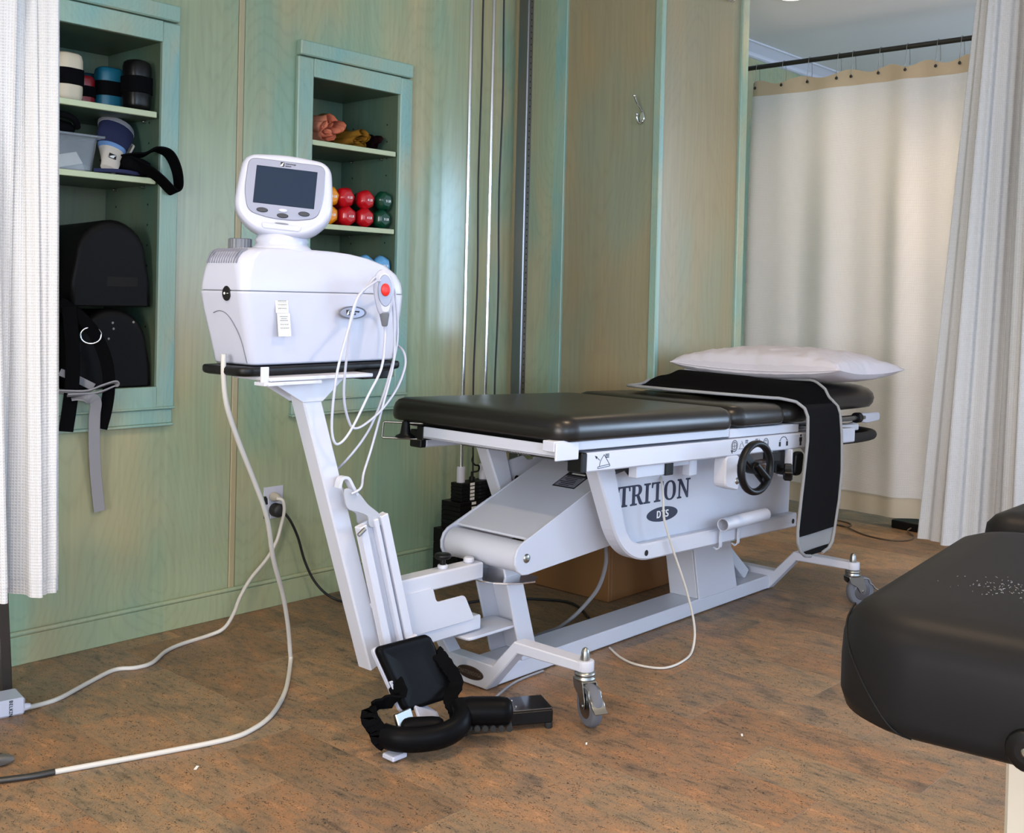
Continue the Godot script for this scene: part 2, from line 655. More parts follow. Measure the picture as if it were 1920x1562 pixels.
# ---------------------------------------------------------------- the room
func structure() -> void:
	var fl := struct_node("floor", "brown mottled cork floor laid in planks")
	var x0 := 2.038 - 0.19 * 8
	var x1 := x0 + 0.19 * 26
	var z1 := -0.35
	var mb := MB.new()
	mb.lohi(Vector3(-3.0, -0.12, -3.6), Vector3(8.2, -0.006, 3.6), 0.0)
	part(fl, "subfloor", mb, M("dark_rubber"))
	mb = MB.new()
	mb.lohi(Vector3(-2.95, -0.006, -3.14), Vector3(x0 - 0.0005, 0, 3.55), 0.0)
	mb.lohi(Vector3(x1, -0.006, -3.14), Vector3(8.15, 0, 3.55), 0.0)
	mb.lohi(Vector3(x0, -0.006, z1), Vector3(x1, 0, 3.55), 0.0)
	var rest := part(fl, "plank_field", mb, M("cork_0"))
	rest.set_meta("kind", "stuff")
	var shapes := {}
	for col in 26:
		var z := -3.14
		var first := 0.6 - fposmod(col * 0.227 + 0.35, 0.6) + 0.02
		var x := x0 + col * 0.19
		while z < z1 - 0.001:
			var L := first if z < -3.13 else 0.6
			var z2 := minf(z + L, z1)
			var id := "%.3f" % (z2 - z)
			if not shapes.has(id):
				var p := MB.new()
				p.lohi(Vector3(-0.0948, -0.006, -(z2 - z) / 2.0 + 0.0002), Vector3(0.0948, 0.0, (z2 - z) / 2.0 - 0.0002), 0.0004)
				shapes[id] = p.mesh()
			var o := MeshInstance3D.new()
			o.name = "plank"
			o.mesh = shapes[id]
			o.material_override = M("cork_%d" % rng.randi_range(0, 6))
			fl.add_child(o, true)
			o.position = Vector3(x + 0.095, 0, (z + z2) / 2.0)
			z = z2
	# panelled wall with two recesses
	var wl := struct_node("wall_left", "green stained plywood panel wall with two recessed cabinets")
	mb = MB.new()
	hole_wall(mb, 0.3, 2.07, 1.387, 1.788, 0.775, 1.842)
	part(wl, "panel", mb, M("green_stained_panel"))
	mb = MB.new()
	hole_wall(mb, 2.0965, 3.72, 2.368, 2.772, 0.77, 1.829)
	part(wl, "panel", mb, M("green_stained_panel"))
	mb = MB.new()
	mb.lohi(Vector3(3.72, 0, -3.16), Vector3(8.1, CEIL, WALL_Z), 0.0)
	part(wl, "panel", mb, M("green_stained_panel"))
	mb = MB.new()
	mb.lohi(Vector3(-2.95, 0, -3.16), Vector3(0.3, CEIL, WALL_Z), 0.0)
	part(wl, "panel", mb, M("green_stained_panel"))
	mb = MB.new()
	mb.lohi(Vector3(2.07, 0.09, -3.16), Vector3(2.0965, CEIL, -3.13), 0.0)
	part(wl, "joint_backing", mb, M("tan_batten"))
	mb = MB.new()
	mb.lohi(Vector3(-3.0, 0, -3.62), Vector3(8.2, CEIL, -3.6), 0.0)
	part(wl, "backing", mb, M("dark_rubber"))
	mb = MB.new()
	mb.lohi(Vector3(2.072, 0.09, -3.135), Vector3(2.0945, CEIL, -3.121), 0.003)
	struct("trim_1", mb, M("tan_batten"), "narrow tan batten over the joint of the wall panels")
	mb = MB.new()
	mb.lohi(Vector3(-2.9, 0, -3.14), Vector3(3.7, 0.082, -3.109), 0.002)
	mb.tube(PackedVector3Array([Vector3(-2.9, 0.089, -3.114), Vector3(3.7, 0.089, -3.114)]), 0.0075, 10)
	struct("baseboard_left", mb, M("green_stained_panel"), "green stained baseboard with a rounded bead on top")
	# boxed-in closet with the coat hooks: one face towards -x, one towards the room
	var pr := struct_node("wall_right", "brownish green panelled closet walls with battens")
	mb = MB.new()
	mb.lohi(Vector3(3.7, 0, -3.125), Vector3(3.72, CEIL, -2.6), 0.0)
	part(pr, "panel", mb, M("brown_green_stained_panel"))
	mb = MB.new()
	mb.lohi(Vector3(3.70, 0, -2.60), Vector3(4.312, CEIL, -2.58), 0.0)
	part(pr, "panel", mb, M("brown_green_stained_panel"))
	mb = MB.new()
	mb.lohi(Vector3(3.688, 0, -3.13), Vector3(3.705, CEIL, -3.065), 0.003)
	part(pr, "batten", mb, M("teal_stained_trim"))
	mb = MB.new()
	mb.lohi(Vector3(3.69, 0, -2.604), Vector3(3.716, CEIL, -2.566), 0.004)
	part(pr, "corner_board", mb, M("teal_stained_trim"))
	mb = MB.new()
	mb.lohi(Vector3(4.31, 0, -3.12), Vector3(4.366, CEIL, -2.566), 0.004)
	part(pr, "end_board", mb, M("teal_stained_trim"))
	mb = MB.new()
	mb.lohi(Vector3(3.425, 0.09, -3.128), Vector3(3.46, CEIL, -3.113), 0.003)
	struct("trim_2", mb, M("tan_batten"), "tan batten beside the pulley rail in the corner")
	# remaining shell
	mb = MB.new()
	mb.lohi(Vector3(-3.0, CEIL, -3.6), Vector3(8.2, CEIL + 0.1, 3.6), 0.0)
	struct("ceiling", mb, M("ceiling_white"), "white painted ceiling")
	var crown := MB.new()
	crown.prism(PackedVector2Array([Vector2(0, 0), Vector2(0.07, 0), Vector2(0.07, -0.008), Vector2(0.06, -0.012), Vector2(0.05, -0.02), Vector2(0.022, -0.045), Vector2(0.018, -0.052), Vector2(0.016, -0.062), Vector2(0.008, -0.068), Vector2(0, -0.07)]), Transform3D(Basis(Vector3(0, 0, 1), Vector3(0, 1, 0), Vector3(-1, 0, 0)), Vector3(5.85, CEIL, WALL_Z)), 4.48, 0.0)
	struct("trim_3", crown, M("white_paint"), "white crown moulding along the ceiling behind the far curtain")
	var wb := struct_node("wall_back", "pale wall with windows behind the camera")
	mb = MB.new()
	for d in [[-3.0, -2.0, 0, CEIL], [0.2, 1.1, 0, CEIL], [3.3, 4.3, 0, CEIL], [6.7, 8.2, 0, CEIL], [4.3, 6.7, 0, 0.75], [4.3, 6.7, 2.25, CEIL], [-2.0, 0.2, 0, 0.75], [-2.0, 0.2, 2.25, CEIL], [1.1, 3.3, 0, 0.75], [1.1, 3.3, 2.25, CEIL]]:
		mb.lohi(Vector3(d[0], d[2], 3.4), Vector3(d[1], d[3], 3.6), 0.0)
	part(wb, "panel", mb, M("pale_wall", Color(0.72, 0.71, 0.66), 0.8))
	var wn := struct_node("wall_near", "pale wall beside the camera")
	mb = MB.new()
	for d in [[-3.6, -0.9, 0, CEIL], [1.5, 3.6, 0, CEIL], [-0.9, 1.5, 0, 0.7], [-0.9, 1.5, 2.2, CEIL]]:
		mb.lohi(Vector3(-3.0, d[2], d[0]), Vector3(-2.85, d[3], d[1]), 0.0)
	part(wn, "panel", mb, M("pale_wall"))
	var wf := struct_node("wall_far", "pale far wall with one window")
	mb = MB.new()
	for d in [[-3.6, 0.8, 0, CEIL], [2.6, 3.6, 0, CEIL], [0.8, 2.6, 0, 0.6], [0.8, 2.6, 2.3, CEIL]]:
		mb.lohi(Vector3(8.0, d[2], d[0]), Vector3(8.2, d[3], d[1]), 0.0)
	part(wf, "panel", mb, M("pale_wall"))
	var k := 1
	for d in [[Vector3(-2.0, 0.75, 3.48), Vector3(0.2, 2.25, 3.48)], [Vector3(1.1, 0.75, 3.48), Vector3(3.3, 2.25, 3.48)], [Vector3(4.3, 0.75, 3.48), Vector3(6.7, 2.25, 3.48)], [Vector3(8.08, 0.6, 0.8), Vector3(8.08, 2.3, 2.6)], [Vector3(-2.92, 0.7, -0.9), Vector3(-2.92, 2.2, 1.5)]]:  # last window is unseen, added for its light on left-facing sides
		var w := struct_node("window_%d" % k, "white framed window")
		k += 1
		var a: Vector3 = d[0]
		var b: Vector3 = d[1]
		var along := (Vector3(b.x, a.y, b.z) - a)
		var e := along.normalized()
		mb = MB.new()
		for t in [0.0, 0.5, 1.0]:
			var p: Vector3 = a + along * t + e * (0.03 if t == 0.0 else -0.03 if t == 1.0 else 0.0)
			mb.beam(p, Vector3(p.x, b.y, p.z), 0.05, 0.06, e)
		for y in [a.y + 0.03, b.y - 0.03]:
			mb.beam(Vector3(a.x, y, a.z), Vector3(b.x, y, b.z), 0.05, 0.06)
		part(w, "window_frame", mb, M("white_paint"))
		mb = MB.new()
		mb.beam(Vector3(a.x, (a.y + b.y) / 2.0, a.z), Vector3(b.x, (a.y + b.y) / 2.0, b.z), 0.004, b.y - a.y - 0.08, Vector3.UP, 0.0)
		part(w, "pane", mb, M("window_glass"))
	downlight(Vector3(4.59, CEIL, -2.478), "round white recessed ceiling light above the far curtain", 0.7)
	downlight(Vector3(4.65, CEIL, -1.27), "round recessed ceiling light out of view over the middle bay", 3.0)
	downlight(Vector3(2.1, CEIL, -1.0), "round recessed ceiling light out of view over the table bay", 3.4)
	downlight(Vector3(0.3, CEIL, -1.3), "round recessed ceiling light out of view near the left curtain", 3.4)

func hole_wall(mb: MB, xa: float, xb: float, ha: float, hb: float, ya: float, yb: float) -> void:
	ha -= 0.006
	hb += 0.006
	ya -= 0.006
	yb += 0.006
	for d in [[xa, ha, 0.0, CEIL], [hb, xb, 0.0, CEIL], [ha, hb, 0.0, ya], [ha, hb, yb, CEIL]]:
		mb.lohi(Vector3(d[0], d[2], -3.16), Vector3(d[1], d[3], WALL_Z), 0.0)

func downlight(at: Vector3, label: String, energy: float) -> void:
	var t := thing("ceiling_light", label, "ceiling light", at, "recessed ceiling lights")
	var mb := MB.new()
	mb.lathe(at3(at.x, at.y, at.z), [[0.066, -0.001], [0.068, -0.006], [0.085, -0.004], [0.09, 0.0]], 32, false)
	part(t, "trim_ring", mb, M("ceiling_white"))
	mb = MB.new()
	mb.lathe(at3(at.x, at.y - 0.004, at.z), [[0.001, 0.0], [0.067, 0.0], [0.067, 0.002]], 32, false)
	var m := M("lamp_lens", Color(1, 0.95, 0.85), 0.5)
	m.emission_enabled = true
	m.emission = Color(1.0, 0.93, 0.82)
	m.emission_energy_multiplier = 6.0
	part(t, "lamp_lens", mb, m)
	var l := SpotLight3D.new()
	l.name = "downlight"
	l.light_color = Color(1.0, 0.87, 0.71)
	l.light_energy = energy
	l.spot_angle = 72.0
	l.spot_angle_attenuation = 0.8
	l.spot_range = 12.0
	l.light_size = 0.06
	l.shadow_enabled = true
	t.add_child(l)
	l.position = Vector3(0, -0.012, 0)
	l.rotation.x = -PI / 2

# ---------------------------------------------------------------- recessed shelf cabinets
func wall_cabinets() -> void:
	cabinet("green recessed wall cabinet holding braces, cuff weights and two black bolsters", 1.387, 1.788, 0.775, 1.842, 1.326, 1.849, [1.625, 1.42], [1.775, 1.73])
	cabinet("green recessed wall cabinet holding dumbbells and exercise bands", 2.368, 2.772, 0.77, 1.829, 2.301, 2.832, [1.613, 1.323, 1.148], [1.772, 1.772, 1.772])

func cabinet(label: String, xa: float, xb: float, ya: float, yb: float, oa: float, ob: float, shelves: Array, _ends: Array) -> void:
	var t := thing("wall_cabinet", label, "cabinet", Vector3((xa + xb) / 2.0, ya - 0.13, WALL_Z))
	var teal: Material = M("teal_stained_trim")
	var inside: Material = M("shaded_green_panel")
	var B := -3.45
	var mb := MB.new()
	mb.lohi(Vector3(xa - 0.02, ya - 0.02, B - 0.015), Vector3(xb + 0.02, yb + 0.02, B), 0.0)
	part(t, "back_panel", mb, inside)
	for d in [[xa - 0.018, xa], [xb, xb + 0.018]]:
		mb = MB.new()
		mb.lohi(Vector3(d[0], ya - 0.02, B), Vector3(d[1], yb + 0.02, -3.121), 0.0)
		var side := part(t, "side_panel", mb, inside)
		if d[0] == xb:
			mb = MB.new()
			for k in 14:
				for z in [-3.18, -3.38]:
					mb.cyl(Vector3(xb - 0.0006, ya + 0.12 + k * 0.064, z), Vector3(xb + 0.002, ya + 0.12 + k * 0.064, z), 0.0035, 8, 0.0)
			part(side, "peg_hole", mb, M("black_ink")).set_meta("kind", "stuff")
	mb = MB.new()
	mb.lohi(Vector3(xa, ya - 0.018, B), Vector3(xb, ya, -3.121), 0.0)
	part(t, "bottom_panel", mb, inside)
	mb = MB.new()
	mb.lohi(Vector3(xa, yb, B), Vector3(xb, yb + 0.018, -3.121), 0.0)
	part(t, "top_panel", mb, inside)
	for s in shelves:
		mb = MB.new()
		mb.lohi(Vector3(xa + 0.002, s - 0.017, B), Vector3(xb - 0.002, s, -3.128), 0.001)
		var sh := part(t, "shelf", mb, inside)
		mb = MB.new()
		mb.lohi(Vector3(xa + 0.002, s - 0.018, -3.128), Vector3(xb - 0.012, s, -3.114), 0.0015)
		part(sh, "edge_band", mb, M("shelf_edge"))
		for z in [-3.2, -3.38]:
			mb = MB.new()
			mb.cyl(Vector3(xb - 0.012, s - 0.022, z), Vector3(xb + 0.001, s - 0.022, z), 0.004, 8)
			part(sh, "shelf_pin", mb, M("zinc"))
	var F := -3.105
	for d in [[oa, xa], [xb, ob]]:
		mb = MB.new()
		mb.lohi(Vector3(d[0], ya - 0.066, -3.126), Vector3(d[1], yb + 0.064, F), 0.004)
		part(t, "stile", mb, teal)
	for d in [[ya - 0.066, ya], [yb, yb + 0.064]]:
		mb = MB.new()
		mb.lohi(Vector3(xa, d[0], -3.126), Vector3(xb, d[1], F), 0.0015)
		part(t, "rail", mb, teal)
	mb = MB.new()
	mb.lohi(Vector3(oa + 0.002, yb + 0.067, -3.126), Vector3(ob - 0.008, yb + 0.118, -3.094), 0.004)
	part(t, "cap_board", mb, teal)
	mb = MB.new()
	mb.lohi(Vector3(oa, ya - 0.07, -3.126), Vector3(ob, ya - 0.063, -3.098), 0.002)
	mb.lohi(Vector3(oa + 0.002, ya - 0.115, -3.126), Vector3(ob - 0.006, ya - 0.071, -3.108), 0.002)
	mb.lohi(Vector3(oa, ya - 0.123, -3.126), Vector3(ob - 0.005, ya - 0.115, -3.1), 0.002)
	part(t, "sill_board", mb, teal)

# ---------------------------------------------------------------- the traction table
const ZC := -2.11

func tilt() -> Transform3D:
	var b := Basis(Vector3(0, 0, 1), deg_to_rad(-1.75))
	var p := Vector3(2.265, 0.65, 0)
	return Transform3D(b, p - b * p)

func xy(z: float) -> Transform3D:
	return at3(0, 0, z)

func treatment_table() -> void:
	var t := thing("traction_table", "white steel traction table with black padded top in four sections", "treatment table", Vector3(3.0, 0, ZC))
	var white: Material = M("white_paint")
	var vinyl: Material = M("black_vinyl")
	var T := tilt()
	# base
	var mb := MB.new()
	mb.lohi(Vector3(2.2, 0.003, -2.168), Vector3(3.75, 0.052, -2.047), 0.004)
	var base := part(t, "base_bar", mb, white)
	for d in [[2.185, 2.232, true], [3.73, 3.775, false]]:
		mb = MB.new()
		var prof := PackedVector2Array()
		for p in [[0.0, 0.003], [0.062, 0.003], [0.172, 0.128], [0.39, 0.132], [0.39, 0.158], [0.16, 0.158], [0.082, 0.074], [0.0, 0.074]]:
			prof.append(Vector2(p[0], p[1]))
		for k in range(6, 0, -1):
			prof.append(Vector2(-prof[k].x, prof[k].y))
		var X: float = (d[0] + d[1]) / 2.0
		mb.prism(prof, Transform3D(Basis(Vector3(0, 0, 1), Vector3(0, 1, 0), Vector3(-1, 0, 0)), Vector3(X, 0, ZC)), d[1] - d[0], 0.003)
		for s in [-1.0, 1.0]:
			mb.lathe(at3(X, 0.132, ZC + s * 0.385), [[0.018, 0.0], [0.0235, 0.001], [0.0235, 0.025], [0.02, 0.0262]], 20)
		var cr := part(t, "cross_foot", mb, white)
		if d[2]:
			mb = MB.new()
			mb.prism(circle2(Vector2(0, 0), 0.05, 28, 0.018), Transform3D(Basis(Vector3(0, 0, 1), Vector3(0, 1, 0), Vector3(-1, 0, 0)), Vector3(2.184, 0.037, ZC + 0.002)), 0.004, 0.0015)
			var bd := part(cr, "maker_badge", mb, M("bronze", Color(0.27, 0.22, 0.20), 0.45, 0.6), Transform3D(), "oval bronze badge with raised lettering")
			text(bd, "CHATTANOOGA", 0.0105, Transform3D(Basis(Vector3(0, 0, 1), Vector3(0, 1, 0), Vector3(-1, 0, 0)), Vector3(2.1815, 0.037, ZC + 0.002)), M("zinc"), "Droid Sans", true, 0.82)
	caster(t, Vector3(2.2085, 0.132, ZC + 0.385), deg_to_rad(-26))
	caster(t, Vector3(2.2085, 0.132, ZC - 0.385), deg_to_rad(-30))
	caster(t, Vector3(3.7525, 0.132, ZC + 0.385), deg_to_rad(60))
	caster(t, Vector3(3.7525, 0.132, ZC - 0.385), deg_to_rad(40))
	# front post: two slanted side plates, a back web and a shelf
	mb = MB.new()
	for z in [-2.05, -2.17]:
		mb.prism(rounded([Vector2(2.235, 0.36), Vector2(2.30, 0.36), Vector2(2.40, 0.05), Vector2(2.33, 0.05)], 0.004), xy(z), 0.008, 0.002)
	mb.beam(Vector3(2.302, 0.34, ZC), Vector3(2.396, 0.053, ZC), 0.114, 0.008, Vector3(1, 0.3, 0))
	part(t, "front_post", mb, white)
	mb = MB.new()
	mb.prism(rounded([Vector2(2.12, -0.055), Vector2(2.33, -0.055), Vector2(2.33, 0.055), Vector2(2.12, 0.055)], 0.02), Transform3D(Basis(Vector3(1, 0, 0), Vector3(0, 0, 1), Vector3(0, -1, 0)), Vector3(0, 0.152, ZC)), 0.008, 0.002)
	part(t, "post_shelf", mb, white)
	mb = MB.new()
	var fan := PackedVector2Array([Vector2(2.33, -0.03), Vector2(2.33, 0.085)])
	for k in 9:
		var a := deg_to_rad(100 + k * 19)
		fan.append(Vector2(2.31 + 0.13 * cos(a), 0.0 + 0.115 * sin(a)))
	mb.prism(fan, Transform3D(Basis(Vector3(1, 0, 0), Vector3(0, 0, 1), Vector3(0, -1, 0)), Vector3(0, 0.298, ZC + 0.03)), 0.005, 0.001)
	part(t, "swivel_plate", mb, M("chrome"), Transform3D(), "chrome swivel plate")
	# lift arm
	mb = MB.new()
	mb.cyl(Vector3(2.245, 0.37, -2.245), Vector3(2.245, 0.37, -1.975), 0.042, 28, 0.003)
	var piv := part(t, "pivot_tube", mb, white)
	mb = MB.new()
	var wedge := []
	for k in 7:
		var a := deg_to_rad(115 + k * 27)
		wedge.append(Vector2(2.245 + 0.047 * cos(a), 0.37 + 0.047 * sin(a)))
	wedge.append_array([Vector2(2.7, 0.352), Vector2(2.86, 0.45), Vector2(2.86, 0.565), Vector2(2.66, 0.575)])
	for z in [-1.968, -2.252]:
		mb.prism(PackedVector2Array(wedge), xy(z), 0.008, 0.002)
	var top := PackedVector2Array()
	mb.beam(Vector3(2.26, 0.416, ZC), Vector3(2.665, 0.574, ZC), 0.285, 0.008, Vector3.UP)
	mb.beam(Vector3(2.66, 0.5725, ZC), Vector3(2.86, 0.563, ZC), 0.285, 0.008, Vector3.UP)
	var arm := part(t, "lift_arm", mb, white)
	mb = MB.new()
	mb.lathe(Transform3D(Basis(Vector3(1, 0, 0), Vector3(0, 0, 1), Vector3(0, -1, 0)), Vector3(2.245, 0.37, -1.965)), [[0.013, 0.0], [0.0125, 0.003], [0.009, 0.006], [0.004, 0.0075]], 18)
	part(arm, "bolt", mb, M("zinc"))
	mb = MB.new()
	var slope := (Vector3(2.665, 0.574, 0) - Vector3(2.26, 0.416, 0)).normalized()
	var lab := Transform3D(Basis(Vector3(0, 0, 1), slope, Vector3(0, 0, 1).cross(slope)), Vector3(2.56, 0.5375, ZC + 0.045))
	mb.box(lab, Vector3(0.085, 0.095, 0.0012), 0.0003)
	var plate := part(arm, "rating_plate", mb, M("label_grey", Color(0.17, 0.17, 0.18), 0.4), Transform3D(), "dark grey rating label")
	mb = MB.new()
	mb.box(lab * at3(0, -0.012, 0.0008), Vector3(0.076, 0.058, 0.0006), 0.0001)
	part(plate, "label_field", mb, M("silver_plastic"))
	mb = MB.new()
	for k in 6:
		mb.box(lab * at3(-0.006 * (k % 2), 0.012 - k * 0.0095, 0.0012), Vector3(0.058 - 0.01 * (k % 3), 0.0032, 0.0004), 0.0)
	part(plate, "print", mb, M("black_ink"))
	mb = MB.new()
	mb.box(lab * at3(0, 0.033, 0.0008), Vector3(0.05, 0.006, 0.0006), 0.0)
	part(plate, "print", mb, M("white_ink"))
	# rear post
	mb = MB.new()
	mb.prism(PackedVector2Array([Vector2(3.19, 0.32), Vector2(3.42, 0.32), Vector2(3.50, 0.05), Vector2(3.25, 0.05)]), xy(-2.05), 0.008, 0.002)
	mb.prism(PackedVector2Array([Vector2(3.19, 0.32), Vector2(3.42, 0.32), Vector2(3.50, 0.05), Vector2(3.25, 0.05)]), xy(-2.165), 0.008, 0.002)
	mb.beam(Vector3(3.193, 0.32, ZC), Vector3(3.253, 0.052, ZC), 0.11, 0.008, Vector3(1, 0.2, 0))
	mb.beam(Vector3(3.417, 0.32, ZC), Vector3(3.497, 0.052, ZC), 0.11, 0.008, Vector3(1, 0.2, 0))
	mb.beam(Vector3(3.48, 0.31, -2.25), Vector3(3.66, 0.05, -2.12), 0.05, 0.05, Vector3(1, 0.2, 0))
	part(t, "rear_post", mb, white)
	# side frames: slanted leg curving into the lower rail, panel above it
	var zs := [-1.9, -2.32]
	for s in 2:
		var z: float = zs[s]
		mb = MB.new()
		var path := [Vector3(2.468, 0.625, z), Vector3(2.515, 0.50, z), Vector3(2.562, 0.40, z), Vector3(2.60, 0.362, z), Vector3(2.65, 0.344, z), Vector3(2.75, 0.343, z), Vector3(3.2, 0.343, z), Vector3(3.62, 0.343, z)]
		var leg := PackedVector2Array()
		leg.append_array([Vector2(2.425, 0.63), Vector2(2.513, 0.63)])
		for k in 9:     # inner bend, then the outer one
			var w := k / 8.0
			leg.append(Vector2(2.578, 0.447).lerp(Vector2(2.605, 0.372), w).lerp(Vector2(2.605, 0.372).lerp(Vector2(2.69, 0.372), w), w))
		leg.append_array([Vector2(3.62, 0.372), Vector2(3.62, 0.322)])
		for k in 13:
			var w := k / 12.0
			leg.append(Vector2(2.72, 0.322).lerp(Vector2(2.575, 0.322), w).lerp(Vector2(2.575, 0.322).lerp(Vector2(2.516, 0.45), w), w))
		mb.prism(leg, xy(z), 0.05, 0.005)
		var fr := part(t, "side_frame", mb, white, T)
		mb = MB.new()
		mb.prism(PackedVector2Array([Vector2(2.52, 0.575), Vector2(2.61, 0.59), Vector2(2.63, 0.575), Vector2(2.66, 0.575), Vector2(2.68, 0.595), Vector2(3.62, 0.625), Vector2(3.62, 0.37), Vector2(2.6, 0.37), Vector2(2.58, 0.45)]), xy(z - 0.012 if s == 0 else z + 0.012), 0.006, 0.001)
		var pn := part(t, "side_panel", mb, white, T)
		for x in [2.69, 3.59]:
			mb = MB.new()
			mb.cyl(Vector3(x, 0.345, z + (0.025 if s == 0 else -0.025)), Vector3(x, 0.345, z + (0.0265 if s == 0 else -0.0265)), 0.009, 18, 0.0005)
			part(fr, "plug", mb, M("black_plastic"), T)
		if s == 0:
			text(pn, "TRITON", 0.062, T * Transform3D(Basis(Vector3(1, 0, 0), Vector3(0, 1, 0), Vector3(0, 0, 1)), Vector3(2.772, 0.512, z - 0.0085)), M("navy_ink"), "Droid Serif", true, 1.12)
			mb = MB.new()
			mb.prism(circle2(Vector2.ZERO, 0.083, 32, 0.0225), at3(2.815, 0.443, z - 0.0085), 0.001, 0.0002)
			part(pn, "badge_oval", mb, M("navy_ink"), T)
			text(pn, "DTS", 0.022, T * at3(2.815, 0.443, z - 0.0078), M("white_ink"), "Droid Sans", true, 1.25)
			text(pn, "®", 0.009, T * at3(2.975, 0.556, z - 0.0085), M("navy_ink"))
		else:
			mb = MB.new()
			mb.cyl(Vector3(2.57, 0.52, z + 0.0255), Vector3(2.57, 0.52, z + 0.027), 0.011, 18, 0.0005)
			part(fr, "plug", mb, M("black_plastic"), T)
	mb = MB.new()
	for x in [2.75, 3.3, 3.58]:
		mb.lohi(Vector3(x, 0.33, -2.30), Vector3(x + 0.04, 0.365, -1.92), 0.003)
	part(t, "cross_member", mb, white, T)
	# upper rails with black end plugs
	for s in [1.0, -1.0]:
		mb = MB.new()
		mb.lohi(Vector3(2.265, 0.624, ZC + s * 0.28), Vector3(3.86, 0.676, ZC + s * 0.33), 0.004)
		var rl := part(t, "upper_rail", mb, white, T)
		mb = MB.new()
		mb.lohi(Vector3(2.243, 0.6235, ZC + s * 0.281), Vector3(2.267, 0.6765, ZC + s * 0.3305), 0.003)
		part(rl, "end_plug", mb, M("black_plastic"), T)
		if s > 0:
			rail_icons(rl, T)
		mb = MB.new()
		mb.lohi(Vector3(2.135 if s > 0 else 2.24, 0.684, ZC + s * 0.285), Vector3(2.98, 0.712, ZC + s * 0.325), 0.002)
		mb.lohi(Vector3(3.0, 0.678, ZC + s * 0.27), Vector3(3.45, 0.706, ZC + s * 0.315), 0.002)
		part(t, "slide_rail", mb, white, T)
		if s > 0:
			mb = MB.new()
			mb.lohi(Vector3(2.136, 0.662, ZC + s * 0.325), Vector3(2.228, 0.708, ZC + s * 0.332), 0.0025)
			part(t, "rail_end", mb, white, T)
	mb = MB.new()
	mb.lohi(Vector3(2.16, 0.667, -2.295), Vector3(2.225, 0.674, -1.79), 0.002)
	mb.lohi(Vector3(2.16, 0.667, -2.295), Vector3(2.166, 0.70, -1.79), 0.002)
	part(t, "front_channel", mb, white, T)
	mb = MB.new()
	for k in 26:
		var z := -2.31 + k * 0.0105
		mb.lathe(turned(Vector3(1, 0, 0), 90, Vector3(2.34, 0.648, z)), [[0.0115, 0.0], [0.0135, 0.0016], [0.0135, 0.0034], [0.0115, 0.005]], 12, false)
	part(t, "return_spring", mb, M("zinc"), T)
	mb = MB.new()
	mb.lohi(Vector3(2.162, 0.66, -2.325), Vector3(2.2, 0.70, -2.297), 0.002)
	mb.lohi(Vector3(2.22, 0.69, -2.44), Vector3(2.9, 0.705, -1.80), 0.002)
	part(t, "underboard", mb, M("black_plastic"), T)
	mb = MB.new()
	mb.tube(PackedVector3Array([Vector3(2.2, 0.703, -2.34), Vector3(2.13, 0.703, -2.425), Vector3(2.127, 0.701, -2.43), Vector3(2.125, 0.66, -2.432), Vector3(2.128, 0.657, -2.43), Vector3(2.2, 0.657, -2.34)]), 0.0035, 8)
	part(t, "release_loop", mb, M("zinc"), T)
	mb = MB.new()
	mb.lathe(at3(2.165, 0.66, -2.375), [[0.03, 0.0], [0.028, 0.006], [0.016, 0.012], [0.011, 0.045], [0.006, 0.05]], 18)
	part(t, "release_knob", mb, M("black_plastic"), T)
	# brackets, crank and knobs under the near rail
	mb = MB.new()
	mb.lohi(Vector3(2.52, 0.588, -1.83), Vector3(2.66, 0.624, -1.80), 0.002)
	mb.lohi(Vector3(2.70, 0.60, -1.86), Vector3(2.86, 0.622, -1.84), 0.002)
	mb.lohi(Vector3(2.845, 0.565, -1.865), Vector3(2.885, 0.625, -1.835), 0.003)
	part(t, "hanger", mb, white, T)
	mb = MB.new()
	mb.lohi(Vector3(2.655, 0.586, -1.835), Vector3(2.695, 0.622, -1.795), 0.002)
	part(t, "end_plug", mb, M("black_plastic"), T)
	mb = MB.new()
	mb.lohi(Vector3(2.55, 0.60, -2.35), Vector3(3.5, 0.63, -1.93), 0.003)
	part(t, "mechanism_shade_board", mb, M("dark_steel"), T)  # dark board standing in for the shade around the mechanism
	mb = MB.new()
	mb.prism(rounded([Vector2(2.955, 0.625), Vector2(3.04, 0.625), Vector2(3.04, 0.512), Vector2(2.955, 0.53)], 0.02), xy(-1.80), 0.045, 0.004)
	var brk := part(t, "crank_bracket", mb, white, T)
	mb = MB.new()
	mb.lathe(Transform3D(Basis(Vector3(1, 0, 0), Vector3(0, 0, 1), Vector3(0, -1, 0)), Vector3(3.025, 0.545, -1.778)), [[0.011, 0.0], [0.0105, 0.002], [0.007, 0.006], [0.003, 0.007]], 14)
	part(brk, "bolt", mb, M("zinc"), T)
	mb = MB.new()
	mb.cyl(Vector3(3.03, 0.592, -1.79), Vector3(3.06, 0.592, -1.70), 0.012, 14)
	mb.cyl(Vector3(3.06, 0.592, -1.79), Vector3(3.33, 0.592, -1.80), 0.008, 12)
	part(t, "crank_shaft", mb, M("bronze"), T)
	# hand wheel: rim, hub and folding handle
	var wc := Transform3D(Basis(Vector3(0, 0, -1), Vector3(0, 1, 0), Vector3(1, 0, 0)) , Vector3(3.015, 0.595, -1.70))
	wc = wc * Transform3D(Basis(Vector3(0, 1, 0), deg_to_rad(-62)), Vector3.ZERO)
	var W := Transform3D(Basis(Vector3(0, 1, 0), deg_to_rad(-6)), Vector3(2.952, 0.604, -1.672))
	mb = MB.new()
	var rows := []
